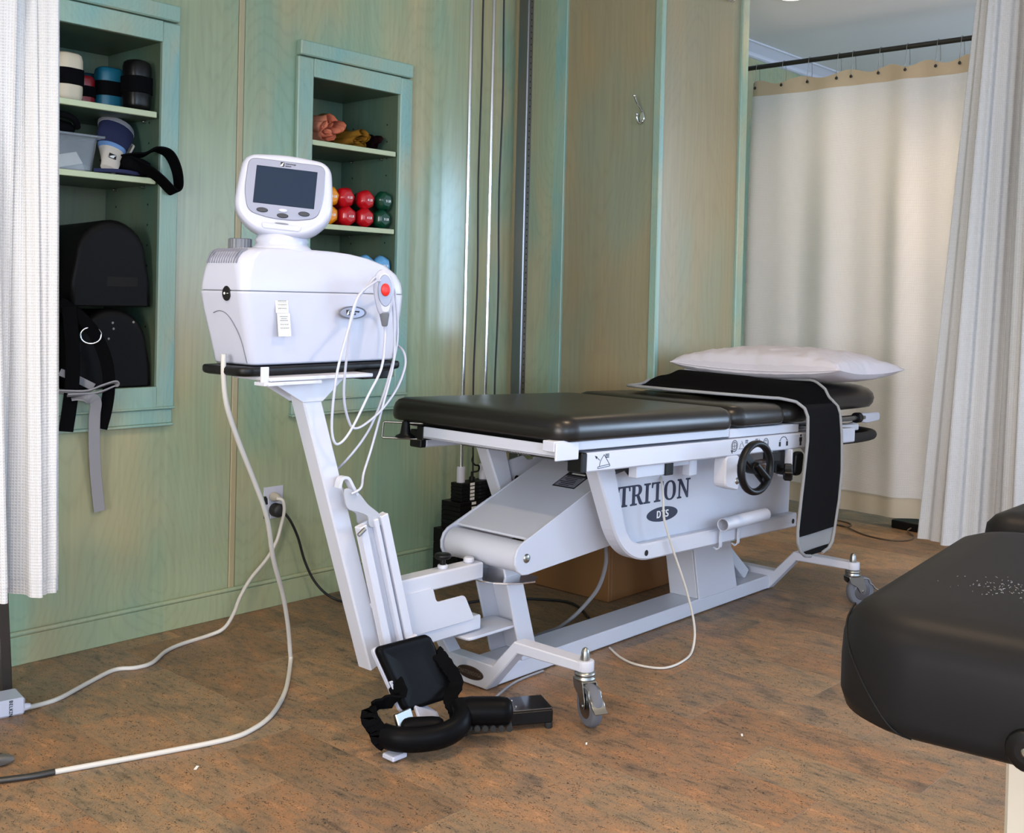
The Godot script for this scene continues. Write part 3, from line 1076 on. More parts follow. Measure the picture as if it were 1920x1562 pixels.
	for k in 40:
		var a := TAU * k / 40
		var ring := PackedVector3Array()
		for q in 10:
			var b := TAU * q / 10
			var rr := 0.073 + 0.0105 * cos(b)
			ring.append(W * Vector3(rr * cos(a), rr * sin(a), 0.0135 * sin(b)))
		rows.append(ring)
	mb.grid(rows, true, [], true)
	var rim := part(t, "hand_wheel", mb, M("black_plastic"), T)
	mb = MB.new()
	mb.box(W * Transform3D(Basis(Vector3(0, 0, 1), deg_to_rad(-38)), Vector3(0, 0, -0.006)), Vector3(0.14, 0.03, 0.014), 0.004)
	mb.cyl(W * Vector3(0, 0, -0.03), W * Vector3(0, 0, 0.006), 0.02, 18)
	part(rim, "spoke", mb, M("black_plastic"), T)
	mb = MB.new()
	mb.cyl(W * Vector3(-0.015, 0.012, 0.012), W * Vector3(0.045, -0.034, 0.014), 0.009, 12)
	part(rim, "crank_handle", mb, M("black_plastic"), T)
	mb = MB.new()
	mb.lohi(Vector3(3.23, 0.56, -1.80), Vector3(3.25, 0.625, -1.78), 0.002)
	part(t, "knob_bracket", mb, white, T)
	mb = MB.new()
	mb.lohi(Vector3(3.36, 0.53, -1.82), Vector3(3.37, 0.625, -1.77), 0.002)
	part(t, "knob_bracket", mb, white, T)
	mb = MB.new()
	mb.lohi(Vector3(3.22, 0.592, -1.80), Vector3(3.275, 0.623, -1.765), 0.002)
	mb.lohi(Vector3(3.285, 0.55, -1.81), Vector3(3.345, 0.624, -1.785), 0.004)
	part(t, "lock_block", mb, M("black_plastic"), T)
	mb = MB.new()
	var star := []
	for k in 12:
		var a := TAU * k / 12.0
		var r := 0.031 if k % 2 == 0 else 0.024
		star.append(Vector2(cos(a) * r, sin(a) * r))
	mb.prism(smooth2(star, 3), Transform3D(Basis(Vector3(0, 1, 0), deg_to_rad(30)), Vector3(3.31, 0.555, -1.755)), 0.03, 0.005)
	mb.cyl(Vector3(3.32, 0.555, -1.80), Vector3(3.312, 0.555, -1.765), 0.012, 12)
	part(t, "star_knob", mb, M("black_plastic"), T)
	mb = MB.new()
	mb.prism(rounded([Vector2(3.385, 0.615), Vector2(3.44, 0.615), Vector2(3.43, 0.535), Vector2(3.375, 0.535)], 0.02), xy(-1.775), 0.02, 0.004)
	part(t, "grip_lever", mb, M("black_plastic"), T)
	# tube holder on the lower rail
	mb = MB.new()
	var rr2 := []
	for k in 24:
		rr2.append(k)
	var pts := PackedVector3Array([Vector3(3.065, 0.392, -1.84), Vector3(3.335, 0.40, -1.84)])
	var rings := []
	for q in [[0.0, 0.0205, 0.0], [0.0, 0.021, 0.001], [0.0, 0.021, 0.27], [0.0, 0.0205, 0.271], [0.0, 0.017, 0.271], [0.0, 0.017, 0.001], [0.0, 0.0205, 0.0]]:
		var ring := PackedVector3Array()
		for k in 24:
			var a := TAU * k / 24.0
			ring.append(Vector3(3.065 + q[2], 0.392 + q[2] * 0.03 + q[1] * cos(a), -1.845 + q[1] * sin(a)))
		rings.append(ring)
	mb.grid(rings.slice(0, 4), true)
	mb.grid(rings.slice(3, 7), true, [], false, false)
	var tb := part(t, "tube_holder", mb, white, T)
	mb = MB.new()
	for x in [3.09, 3.2]:
		mb.band(smooth([Vector3(x, 0.392, -1.862), Vector3(x, 0.35, -1.866), Vector3(x, 0.318, -1.866), Vector3(x, 0.312, -1.872), Vector3(x - 0.02, 0.312, -1.874)], 4), [Vector3(1, 0, 0)], 0.014, 0.003)
	part(tb, "clip", mb, white, T)
	# head end: slide, foam hand loop, strut
	mb = MB.new()
	mb.cyl(Vector3(3.45, 0.70, -1.86), Vector3(4.1, 0.70, -1.86), 0.011, 14)
	mb.cyl(Vector3(3.45, 0.70, -2.36), Vector3(4.1, 0.70, -2.36), 0.011, 14)
	part(t, "head_slide", mb, M("steel"), T)
	mb = MB.new()
	for z in [-1.86, -2.36]:
		mb.cyl(Vector3(4.03, 0.70, z), Vector3(4.06, 0.70, z), 0.02, 16)
	part(t, "slide_collar", mb, M("black_plastic"), T)
	mb = MB.new()
	for z in [-1.86, -2.36]:
		mb.prism(rounded([Vector2(4.06, 0.716), Vector2(4.235, 0.716), Vector2(4.235, 0.684), Vector2(4.12, 0.676), Vector2(4.06, 0.684)], 0.014), xy(z), 0.016, 0.003)
	mb.lohi(Vector3(3.45, 0.655, -1.88), Vector3(4.02, 0.678, -1.84), 0.003)
	mb.lohi(Vector3(3.45, 0.655, -2.38), Vector3(4.02, 0.678, -2.34), 0.003)
	mb.lohi(Vector3(3.98, 0.66, -2.36), Vector3(4.05, 0.675, -1.86), 0.003)
	mb.prism(PackedVector2Array([Vector2(3.86, 0.655), Vector2(4.09, 0.685), Vector2(4.05, 0.625), Vector2(3.84, 0.625)]), xy(-1.885), 0.01, 0.002)
	part(t, "head_frame", mb, white, T)
	mb = MB.new()
	mb.tube(smooth([Vector3(3.82, 0.628, -1.83), Vector3(4.0, 0.628, -1.83), Vector3(4.16, 0.63, -1.85), Vector3(4.22, 0.632, -1.9), Vector3(4.24, 0.634, -2.0), Vector3(4.24, 0.634, -2.22), Vector3(4.22, 0.632, -2.32), Vector3(4.16, 0.63, -2.37), Vector3(4.0, 0.628, -2.39), Vector3(3.82, 0.628, -2.39)], 6), 0.0185, 14)
	part(t, "foam_hand_loop", mb, M("dark_rubber"), T, "black foam covered hand loop")
	mb = MB.new()
	mb.beam(Vector3(3.62, 0.66, -1.87), Vector3(3.83, 0.52, -1.87), 0.05, 0.06)
	part(t, "head_strut", mb, white, T)
	# padded top
	var prof := [[0.012, 0.0], [0.004, 0.004], [0.0, 0.012], [-0.001, 0.024], [0.0, 0.036], [0.005, 0.049], [0.014, 0.059], [0.03, 0.0655], [0.06, 0.0685], [0.1, 0.07], [0.2, 0.071]]
	for d in [[2.155, 3.0, -2.458, -1.767], [3.005, 3.345, -2.445, -1.775], [3.355, 3.53, -2.435, -1.785]]:
		mb = MB.new()
		var pf := prof.duplicate(true)
		if d[1] - d[0] < 0.4:
			pf = pf.slice(0, 9)
		mb.slab(at3((d[0] + d[1]) / 2.0, 0.708 if d[0] < 3.0 else 0.712, (d[2] + d[3]) / 2.0), d[1] - d[0], d[3] - d[2], pf, 0.06, 8)
		part(t, "pad", mb, vinyl, T)
	mb = MB.new()
	mb.slab(at3(3.925, 0.725, ZC), 0.76, 0.55, [[0.05, 0.0], [0.016, 0.008], [0.004, 0.024], [0.0, 0.042], [0.006, 0.06], [0.022, 0.076], [0.05, 0.086], [0.09, 0.092], [0.15, 0.095]], 0.2, 10)
	part(t, "pad", mb, vinyl, T * turned(Vector3(0, 0, 1), 0.8, Vector3(0, -0.05, 0)), "rounded head pad")

func rail_icons(rl: Node3D, T: Transform3D) -> void:
	var ink: Material = M("black_ink")
	var z := -1.7795
	var L := func(a: Vector2, b: Vector2, w: float) -> MB:
		var q := MB.new()
		q.beam(Vector3(a.x, a.y, z), Vector3(b.x, b.y, z), w, 0.0006, Vector3(0, 0, 1), 0.0)
		return q
	# tilting backrest sign near the front end
	var mb := MB.new()
	for s in [[2.312, 0.632, 2.365, 0.636], [2.365, 0.636, 2.364, 0.641], [2.364, 0.641, 2.312, 0.637], [2.312, 0.637, 2.312, 0.632], [2.363, 0.641, 2.338, 0.668], [2.338, 0.668, 2.33, 0.66], [2.33, 0.66, 2.322, 0.65], [2.322, 0.65, 2.319, 0.638], [2.32, 0.654, 2.302, 0.665]]:
		mb.beam(Vector3(s[0], s[1], z), Vector3(s[2], s[3], z), 0.0013, 0.0006, Vector3(0, 0, 1), 0.0)
	mb.prism(PackedVector2Array([Vector2(2.298, 0.667), Vector2(2.309, 0.664), Vector2(2.305, 0.658)]), xy(z), 0.0006, 0.0)
	part(rl, "tilt_sign", mb, ink, T)
	# two crank signs: ring, cross and arrow
	for c in [[3.005, 0.655], [3.20, 0.652]]:
		mb = MB.new()
		for r in [0.0175, 0.0125]:
			for k in 20:
				var a := TAU * k / 20.0
				var b := TAU * (k + 1) / 20.0
				mb.beam(Vector3(c[0] + cos(a) * r, c[1] + sin(a) * r, z), Vector3(c[0] + cos(b) * r, c[1] + sin(b) * r, z), 0.0018 if r > 0.015 else 0.0012, 0.0006, Vector3(0, 0, 1), 0.0)
		mb.beam(Vector3(c[0] - 0.012, c[1], z), Vector3(c[0] + 0.012, c[1], z), 0.0012, 0.0006, Vector3(0, 0, 1), 0.0)
		mb.beam(Vector3(c[0], c[1] - 0.012, z), Vector3(c[0], c[1] + 0.012, z), 0.0012, 0.0006, Vector3(0, 0, 1), 0.0)
		mb.prism(PackedVector2Array([Vector2(c[0] - 0.022, c[1] - 0.012), Vector2(c[0] - 0.01, c[1] - 0.014), Vector2(c[0] - 0.012, c[1] - 0.024)]), xy(z), 0.0006, 0.0)
		part(rl, "crank_sign", mb, ink, T)
	mb = MB.new()
	for s in [[3.03, 0.644, 3.066, 0.644], [3.066, 0.644, 3.047, 0.668], [3.036, 0.644, 3.04, 0.656], [3.04, 0.656, 3.046, 0.662], [3.15, 0.655, 3.172, 0.655], [3.168, 0.657, 3.156, 0.67]]:
		mb.beam(Vector3(s[0], s[1], z), Vector3(s[2], s[3], z), 0.001, 0.0006, Vector3(0, 0, 1), 0.0)
	part(rl, "slope_sign", mb, ink, T)
	# two padlocks joined by an arc
	mb = MB.new()
	for x in [3.293, 3.342]:
		mb.lohi(Vector3(x - 0.006, 0.638, z - 0.0003), Vector3(x + 0.006, 0.653, z + 0.0003), 0.0)
		for k in 6:
			var a := PI * k / 6.0
			var b := PI * (k + 1) / 6.0
			mb.beam(Vector3(x + cos(a) * 0.004, 0.654 + sin(a) * 0.005, z), Vector3(x + cos(b) * 0.004, 0.654 + sin(b) * 0.005, z), 0.001, 0.0006, Vector3(0, 0, 1), 0.0)
	for k in 10:
		var a := PI * k / 10.0
		var b := PI * (k + 1) / 10.0
		mb.beam(Vector3(3.3175 + cos(a) * 0.021, 0.658 + sin(a) * 0.011, z), Vector3(3.3175 + cos(b) * 0.021, 0.658 + sin(b) * 0.011, z), 0.0022, 0.0006, Vector3(0, 0, 1), 0.0)
	part(rl, "lock_sign", mb, ink, T)
	mb = MB.new()
	mb.prism(circle2(Vector2(3.437, 0.668), 0.0045, 12), xy(z), 0.0006, 0.0)
	mb.lohi(Vector3(3.428, 0.648, z - 0.0003), Vector3(3.446, 0.662, z + 0.0003), 0.0)
	mb.lohi(Vector3(3.431, 0.634, z - 0.0003), Vector3(3.4365, 0.648, z + 0.0003), 0.0)
	mb.lohi(Vector3(3.4385, 0.634, z - 0.0003), Vector3(3.443, 0.648, z + 0.0003), 0.0)
	part(rl, "person_sign", mb, ink, T)
	mb = MB.new()
	for d in [[2.352, 0.667], [3.078, 0.668], [3.14, 0.668]]:
		for k in 3:
			mb.lohi(Vector3(d[0] - 0.008, d[1] - k * 0.004, z - 0.0003), Vector3(d[0] + 0.008, d[1] - k * 0.004 + 0.0022, z + 0.0003), 0.0)
	part(rl, "print", mb, ink, T)

func caster(t: Node3D, top: Vector3, turn: float) -> void:
	var c := Transform3D(Basis(Vector3.UP, turn), top)
	var g := thing_part(t, "caster", c)
	var mb := MB.new()
	mb.lathe(c * at3(0, 0.026, 0), [[0.012, 0.0], [0.0125, 0.008], [0.011, 0.012], [0.0108, 0.02], [0.008, 0.028], [0.003, 0.032]], 16)
	part(g, "cap_nut", mb, M("zinc"))
	mb = MB.new()
	mb.lathe(c, [[0.02, 0.0], [0.027, -0.004], [0.027, -0.010], [0.022, -0.013], [0.028, -0.017], [0.026, -0.023], [0.018, -0.025]], 22)
	part(g, "swivel_head", mb, M("zinc"))
	# fork cheeks reach down and back to the axle (trail along local +z)
	var fork := [Vector2(-0.028, -0.022), Vector2(0.03, -0.022), Vector2(0.045, -0.07), Vector2(0.04, -0.088), Vector2(0.024, -0.086), Vector2(0.008, -0.062), Vector2(-0.022, -0.045)]
	mb = MB.new()
	for s in [-1.0, 1.0]:
		mb.prism(rounded(fork, 0.008), c * Transform3D(Basis(Vector3(0, 0, 1), Vector3(0, 1, 0), Vector3(-1, 0, 0)), Vector3(s * 0.0195, 0, 0)), 0.003, 0.0008)
	mb.box(c * at3(0, -0.024, 0.0), Vector3(0.042, 0.004, 0.055), 0.001)
	part(g, "fork", mb, M("zinc"))
	var ax := Transform3D(c.basis * Basis(Vector3(0, 0, 1), deg_to_rad(90)), c * Vector3(0, -0.078, 0.032))
	mb = MB.new()
	mb.lathe(ax, [[0.03, -0.0145], [0.046, -0.0145], [0.0505, -0.012], [0.0535, -0.006], [0.054, 0.0], [0.0535, 0.006], [0.0505, 0.012], [0.046, 0.0145], [0.03, 0.0145]], 32)
	part(g, "wheel", mb, M("grey_rubber"))
	mb = MB.new()
	mb.lathe(ax, [[0.006, -0.0165], [0.03, -0.0155], [0.032, -0.0145], [0.032, 0.0145], [0.03, 0.0155], [0.006, 0.0165]], 24)
	mb.cyl(ax * Vector3(0, -0.024, 0), ax * Vector3(0, 0.024, 0), 0.006, 12)
	part(g, "hub", mb, M("steel"))
	mb = MB.new()
	mb.band(smooth([c * Vector3(0, -0.03, 0.03), c * Vector3(0, -0.035, 0.055), c * Vector3(0, -0.05, 0.062), c * Vector3(0, -0.058, 0.075), c * Vector3(0, -0.068, 0.083), c * Vector3(0, -0.078, 0.1)], 4), [c.basis.x], 0.036, 0.003)
	part(g, "brake_lever", mb, M("zinc"))

func thing_part(t: Node3D, called: String, xf: Transform3D) -> Node3D:
	var o := Node3D.new()
	o.name = called
	t.add_child(o, true)
	o.transform = world_of(t).affine_inverse() * Transform3D(Basis(), xf.origin)
	return o

# ---------------------------------------------------------------- mast that carries the traction unit
func traction_stand() -> void:
	var t := thing("traction_stand", "white leaning mast with black tray bolted to the foot of the table", "stand", Vector3(1.83, 0.13, ZC))
	var white: Material = M("white_paint")
	var mb := MB.new()
	var a := Vector3(1.598, 0.845, ZC)
	var b := Vector3(1.828, 0.142, ZC)
	mb.beam(a, b, 0.05, 0.052, Vector3(0.95, 0.3, 0), 0.004)
	part(t, "mast", mb, white)
	mb = MB.new()
	for z in [ZC - 0.026, ZC + 0.026]:
		mb.prism(PackedVector2Array([Vector2(1.475, 0.878), Vector2(1.70, 0.878), Vector2(1.632, 0.822), Vector2(1.575, 0.822)]), xy(z), 0.005, 0.001)
	mb.lohi(Vector3(1.46, 0.877, -2.2), Vector3(1.76, 0.886, -2.05), 0.002)
	part(t, "tray_bracket", mb, white)
	var U := unit_frame()
	mb = MB.new()
	mb.slab(U * at3(0.0, -0.022, 0.0), 0.515, 0.17, [[0.012, 0.0], [0.003, 0.003], [0.0, 0.008], [0.0, 0.017], [0.003, 0.021], [0.02, 0.0225]], 0.03, 5)
	part(t, "tray", mb, M("black_plastic"))
	mb = MB.new()
	mb.lohi(Vector3(1.448, 0.868, -2.075), Vector3(1.49, 0.874, -2.04), 0.001)
	mb.beam(Vector3(1.452, 0.87, -2.062), Vector3(1.452, 0.91, -2.062), 0.02, 0.006, Vector3(0, 0, 1), 0.001)
	mb.lohi(Vector3(1.44, 0.868, -2.085), Vector3(1.60, 0.876, -2.045), 0.001)
	part(t, "clamp", mb, white)
	mb = MB.new()
	mb.lohi(Vector3(1.76, 0.868, -2.22), Vector3(1.86, 0.89, -2.09), 0.003)
	part(t, "tray_latch", mb, M("black_plastic"))
	# swivel arms from the mast to the table
	mb = MB.new()
	mb.lohi(Vector3(1.80, 0.30, -2.135), Vector3(2.205, 0.345, -2.085), 0.004)
	var up := part(t, "upper_arm", mb, white)
	mb = MB.new()
	mb.cyl(Vector3(2.17, 0.345, ZC), Vector3(2.17, 0.36, ZC), 0.015, 18, 0.003)
	mb.cyl(Vector3(2.07, 0.345, ZC), Vector3(2.07, 0.356, ZC), 0.014, 18, 0.002)
	part(up, "stud", mb, white)
	mb = MB.new()
	mb.cyl(Vector3(2.07, 0.354, ZC), Vector3(2.07, 0.372, ZC), 0.008, 12)
	mb.lathe(at3(2.07, 0.37, ZC), [[0.01, 0.0], [0.019, 0.002], [0.0225, 0.006], [0.0225, 0.012], [0.02, 0.015], [0.012, 0.016]], 20)
	part(up, "lock_knob", mb, M("black_plastic"))
	mb = MB.new()
	mb.lohi(Vector3(1.84, 0.16, -2.135), Vector3(2.20, 0.20, -2.085), 0.004)
	part(t, "lower_arm", mb, white)
	mb = MB.new()
	mb.prism(rounded([Vector2(1.79, 0.31), Vector2(2.008, 0.31), Vector2(2.022, 0.268), Vector2(2.128, 0.268), Vector2(2.168, 0.195), Vector2(1.87, 0.195)], 0.012), xy(-2.083), 0.005, 0.001)
	part(t, "gusset_plate", mb, white)
	# slotted aluminium track in front of the mast
	var d := (Vector3(1.872, 0.20, 0) - Vector3(1.778, 0.525, 0)).normalized()
	var n := Vector3(-d.y, d.x, 0)
	var O := Vector3(1.772, 0.525, -2.055)
	mb = MB.new()
	for q in [[-0.037, 0.022, 0.018], [0.006, 0.012, 0.018], [0.033, 0.024, 0.018]]:
		var c: Vector3 = O + n * q[0]
		mb.beam(c, c + d * 0.36, q[1], q[2], Vector3(0, 0, 1), 0.002)
	mb.beam(O + Vector3(0, 0, -0.012), O + d * 0.36 + Vector3(0, 0, -0.012), 0.094, 0.008, Vector3(0, 0, 1), 0.002)
	var track := part(t, "slotted_track", mb, white)
	mb = MB.new()
	var e := O + d * 0.335 + Vector3(0, 0, 0.013)
	mb.beam(e, e + d * 0.07, 0.10, 0.012, Vector3(0, 0, 1), 0.002)
	var stop := part(track, "end_stop", mb, white)
	mb = MB.new()
	mb.prism(rounded([Vector2(-0.006, -0.017), Vector2(0.006, -0.017), Vector2(0.006, 0.017), Vector2(-0.006, 0.017)], 0.006), Transform3D(Basis(n, -d, Vector3(0, 0, 1)), e + d * 0.022 + Vector3(0, 0, 0.0062)), 0.0012, 0.0)
	part(stop, "slot", mb, M("grey_seam"))
	# bent bracket that hooks the track onto the mast
	for z in [-2.10, -2.055]:
		mb = MB.new()
		mb.prism(smooth2([Vector2(1.682, 0.61), Vector2(1.72, 0.60), Vector2(1.755, 0.565), Vector2(1.795, 0.535), Vector2(1.808, 0.512), Vector2(1.765, 0.508), Vector2(1.755, 0.535), Vector2(1.725, 0.55), Vector2(1.69, 0.565)], 4), xy(z), 0.004, 0.0005)
		part(t, "hook_bracket", mb, M("grey_bracket", Color(0.66, 0.67, 0.70), 0.4))
	mb = MB.new()
	mb.band(smooth([Vector3(1.665, 0.615, -2.06), Vector3(1.672, 0.636, -2.06), Vector3(1.69, 0.636, -2.06), Vector3(1.705, 0.615, -2.06), Vector3(1.72, 0.592, -2.06)], 4), [Vector3(0, 0, 1)], 0.02, 0.007)
	part(t, "cord_hook", mb, white)
	mb = MB.new()
	mb.tube(PackedVector3Array([Vector3(1.735, 0.51, -2.04), Vector3(1.715, 0.497, -2.04)]), 0.005, 8)
	part(track, "stop_pin", mb, M("zinc"))

# ---------------------------------------------------------------- the traction unit
func unit_frame() -> Transform3D:
	return Transform3D(Basis(Vector3.UP, deg_to_rad(4.0)), Vector3(1.664, 0.908, -2.19))

func oring(U: Transform3D, cx: float, cz: float, hx: float, hz: float, r: float, y: float, bow := 0.0) -> PackedVector3Array:
	var ring := MB.rrect(Transform3D(), hx, hz, r, y, 8, cx, cz)
	for k in ring.size():
		var p := ring[k]
		var f := clampf((p.z - cz) / hz, -1.0, 1.0)
		p.z += bow * signf(f) * absf(f) * (1.0 - pow((p.x - cx) / hx, 2.0))
		ring[k] = U * p
	return ring

func traction_unit() -> void:
	var U := unit_frame()
	var t := thing("traction_unit", "white traction unit with a tilted screen head on the leaning mast", "medical device", U.origin)
	var wp: Material = M("white_plastic")
	var mb := MB.new()
	mb.loft([oring(U, 0.006, 0, 0.21, 0.0617, 0.018, 0.002), oring(U, 0.006, 0, 0.228, 0.0712, 0.02, 0.003, 0.004), oring(U, 0.006, 0, 0.231, 0.0731, 0.02, 0.008, 0.006), oring(U, 0.003, 0, 0.243, 0.0770, 0.02, 0.07, 0.01), oring(U, 0.0, 0, 0.256, 0.0808, 0.021, 0.13, 0.012), oring(U, -0.002, 0, 0.261, 0.0826, 0.022, 0.166, 0.013), oring(U, -0.002, 0, 0.261, 0.0826, 0.022, 0.170, 0.013), oring(U, -0.002, 0, 0.254, 0.0770, 0.022, 0.1715, 0.013)])
	var lower := part(t, "lower_body", mb, wp)
	mb = MB.new()
	mb.loft([oring(U, -0.002, 0, 0.2575, 0.0793, 0.022, 0.170, 0.013), oring(U, -0.002, 0, 0.2575, 0.0793, 0.022, 0.1735, 0.013)], false, false)
	part(lower, "seam", mb, M("grey_seam"))
	mb = MB.new()
	mb.loft([oring(U, -0.002, 0, 0.26, 0.0822, 0.022, 0.1728, 0.013), oring(U, -0.002, 0, 0.261, 0.0826, 0.024, 0.18, 0.013), oring(U, -0.003, 0, 0.259, 0.0812, 0.026, 0.20, 0.012), oring(U, -0.008, -0.001, 0.252, 0.0779, 0.03, 0.222, 0.011), oring(U, -0.02, -0.002, 0.236, 0.0741, 0.036, 0.243, 0.008), oring(U, -0.042, -0.002, 0.204, 0.0703, 0.042, 0.259, 0.005), oring(U, -0.06, -0.002, 0.166, 0.0665, 0.046, 0.268, 0.002), oring(U, -0.07, -0.002, 0.122, 0.0627, 0.05, 0.272), oring(U, -0.075, -0.002, 0.088, 0.0570, 0.05, 0.273)], false, true)
	var cover := part(t, "top_cover", mb, wp)
	# vent ribs on the left shoulder
	mb = MB.new()
	for k in 13:
		var z := 0.052 - k * 0.0088
		mb.tube(smooth([U * Vector3(-0.2585, 0.234, z), U * Vector3(-0.2535, 0.2485, z), U * Vector3(-0.244, 0.2605, z), U * Vector3(-0.228, 0.2675, z)], 3), 0.0019, 6)
	part(cover, "vent_slot", mb, M("slot_grey", Color(0.46, 0.47, 0.52), 0.6)).set_meta("kind", "stuff")
	# rocker switch and access panel on the left end
	var E := Transform3D(U.basis * Basis(Vector3(0, 0, 1), Vector3(0, 1, 0), Vector3(-1, 0, 0)), U * Vector3(-0.2625, 0.165, 0.026))
	mb = MB.new()
	mb.prism(circle2(Vector2.ZERO, 0.0145, 24, 0.017), E, 0.004, 0.001)
	var sw := part(t, "power_switch", mb, M("black_plastic"))
	mb = MB.new()
	mb.prism(circle2(Vector2(-0.005, 0), 0.003, 12), E * at3(0, 0, 0.0024), 0.0006, 0.0)
	mb.box(E * at3(0.006, 0, 0.0024), Vector3(0.006, 0.0012, 0.0006), 0.0)
	part(sw, "mark", mb, M("white_ink"))
	mb = MB.new()
	var arch := smooth([U * Vector3(-0.2255, 0.008, 0.056), U * Vector3(-0.2385, 0.06, 0.05), U * Vector3(-0.248, 0.095, 0.036), U * Vector3(-0.253, 0.118, 0.016), U * Vector3(-0.255, 0.125, -0.008), U * Vector3(-0.254, 0.12, -0.032)], 5)
	mb.tube(arch, 0.0011, 6)
	part(lower, "panel_seam", mb, M("grey_seam"))
	# paper labels on the front
	var Fr := Transform3D(U.basis * Basis(Vector3(1, 0, 0), deg_to_rad(-7.5)), U * Vector3(-0.152, 0.122, 0.0865))
	for k in 2:
		mb = MB.new()
		var L := Fr * at3(0.003 * k, 0.027 - 0.054 * k, 0.0008)
		mb.box(L, Vector3(0.037, 0.053, 0.0008), 0.0002)
		var paper := part(t, "paper_label", mb, M("paper", Color(0.86, 0.86, 0.84), 0.8))
		mb = MB.new()
		for q in 3:
			mb.box(L * at3(0, 0.019 - q * 0.0045, 0.0005), Vector3(0.024 - 0.006 * (q % 2), 0.0016, 0.0004), 0.0)
		for q in 4:
			mb.box(L * at3(0, 0.006 - q * 0.0085, 0.0005), Vector3(0.031, 0.0005, 0.0004), 0.0)
		part(paper, "print", mb, M("grey_seam"))
		mb = MB.new()
		var pen := PackedVector3Array()
		for q in (3 if k == 0 else 2):
			pen.clear()
			for s in 16:
				pen.append(L * Vector3(-0.012 + s * 0.0017, 0.001 - q * 0.0085 + 0.0018 * sin(s * 2.3 + q), 0.0007))
			mb.tube(pen, 0.0004, 4)
		part(paper, "handwriting", mb, M("black_ink"))
	# oval maker badge
	var Bd := Transform3D(U.basis * Basis(Vector3(1, 0, 0), deg_to_rad(-7.5)), U * Vector3(0.062, 0.124, 0.0915))
	mb = MB.new()
	mb.prism(circle2(Vector2.ZERO, 0.042, 32, 0.0145), Bd, 0.005, 0.0015)
	var badge := part(t, "maker_badge", mb, M("silver_plastic"), Transform3D(), "silver oval badge")
	mb = MB.new()
	mb.lathe(Bd * Transform3D(Basis(Vector3(1, 0, 0), deg_to_rad(90)) * Basis.from_scale(Vector3(1, 1, 0.345)), Vector3.ZERO), [[0.042, 0.001], [0.046, 0.002], [0.046, 0.004], [0.042, 0.0035]], 32, false)
	part(badge, "rim", mb, M("grey_seam"))
	logo(badge, Bd * at3(0.0, 0.0, 0.0029), 1.0)
	# grey dial at the back left, neck ring
	mb = MB.new()
	var dial := []
	for k in 40:
		var r := 0.0275 if k % 2 == 0 else 0.0262
		dial.append(Vector2(cos(TAU * k / 40.0) * r, sin(TAU * k / 40.0) * r))
	mb.prism(PackedVector2Array(dial), U * Transform3D(Basis(Vector3(1, 0, 0), Vector3(0, 0, -1), Vector3(0, 1, 0)), Vector3(-0.165, 0.27, -0.055)), 0.05, 0.002)
	part(t, "tension_dial", mb, M("dial_grey", Color(0.40, 0.41, 0.43), 0.45), Transform3D(), "grey knurled dial")
	mb = MB.new()
	mb.lathe(U * at3(-0.085, 0.262, 0.0) * Transform3D(Basis.from_scale(Vector3(0.95, 1, 0.85)), Vector3.ZERO), [[0.076, 0.0], [0.078, 0.012], [0.07, 0.018], [0.066, 0.024], [0.07, 0.03], [0.062, 0.045], [0.05, 0.05]], 32)
	part(t, "neck", mb, wp)
	# head with the screen, turned to the camera side and rolled a little
	var hp := U * Vector3(-0.089, 0.396, 0.012)
	var H := Transform3D(Basis(Vector3.UP, deg_to_rad(-36)) * Basis(Vector3(1, 0, 0), deg_to_rad(-7)) * Basis(Vector3(0, 0, 1), deg_to_rad(-4.5)), hp) * Transform3D(Basis.from_scale(Vector3.ONE * 0.955), Vector3.ZERO)
	var outline := rounded([Vector2(-0.109, 0.095), Vector2(0.0, 0.104), Vector2(0.106, 0.095), Vector2(0.117, 0.02), Vector2(0.121, -0.052), Vector2(0.07, -0.1), Vector2(0.0, -0.108), Vector2(-0.07, -0.1), Vector2(-0.121, -0.052), Vector2(-0.118, 0.02)], 0.036, 6)
	var ring_at := func(s: float, z: float) -> PackedVector3Array:
		var ring := PackedVector3Array()
		for p in outline:
			ring.append(H * Vector3(p.x * s, p.y * s, z))
		return ring
	mb = MB.new()
	mb.loft([ring_at.call(0.55, -0.085), ring_at.call(0.75, -0.082), ring_at.call(0.9, -0.06), ring_at.call(0.985, -0.025), ring_at.call(1.0, 0.0), ring_at.call(0.995, 0.014), ring_at.call(0.975, 0.026), ring_at.call(0.945, 0.033), ring_at.call(0.9, 0.036), ring_at.call(0.86, 0.0365), ring_at.call(0.5, 0.036)])
	var head := part(t, "screen_head", mb, wp)
	# silver bezel: trapezium around the screen
	mb = MB.new()
	var bez := rounded([Vector2(-0.095, 0.083), Vector2(0.092, 0.083), Vector2(0.096, 0.0), Vector2(0.085, -0.052), Vector2(0.03, -0.064), Vector2(-0.03, -0.064), Vector2(-0.085, -0.052), Vector2(-0.098, 0.0)], 0.02)
	mb.prism(bez, H * at3(0, 0, 0.0355), 0.006, 0.002)
	var bezel := part(head, "bezel", mb, M("silver_plastic"))
	mb = MB.new()
	mb.box(H * at3(0.0, 0.018, 0.038), Vector3(0.148, 0.094, 0.003), 0.001)
	part(head, "screen", mb, M("screen_glass"), Transform3D(), "dark blue grey screen, switched off")
	for b in [[-0.05, -0.045, 0.014, 0.006, "dark_button"], [0.0, -0.054, 0.014, 0.006, "dark_button"], [0.051, -0.044, 0.014, 0.006, "dark_button"], [0.0, -0.041, 0.011, 0.0045, "white_plastic"]]:
		mb = MB.new()
		mb.prism(circle2(Vector2(b[0], b[1]), b[2], 20, b[3]), H * at3(0, 0, 0.0395), 0.004, 0.0012)
		part(head, "button", mb, M("dark_button", Color(0.16, 0.165, 0.18), 0.35) if b[4] == "dark_button" else wp)
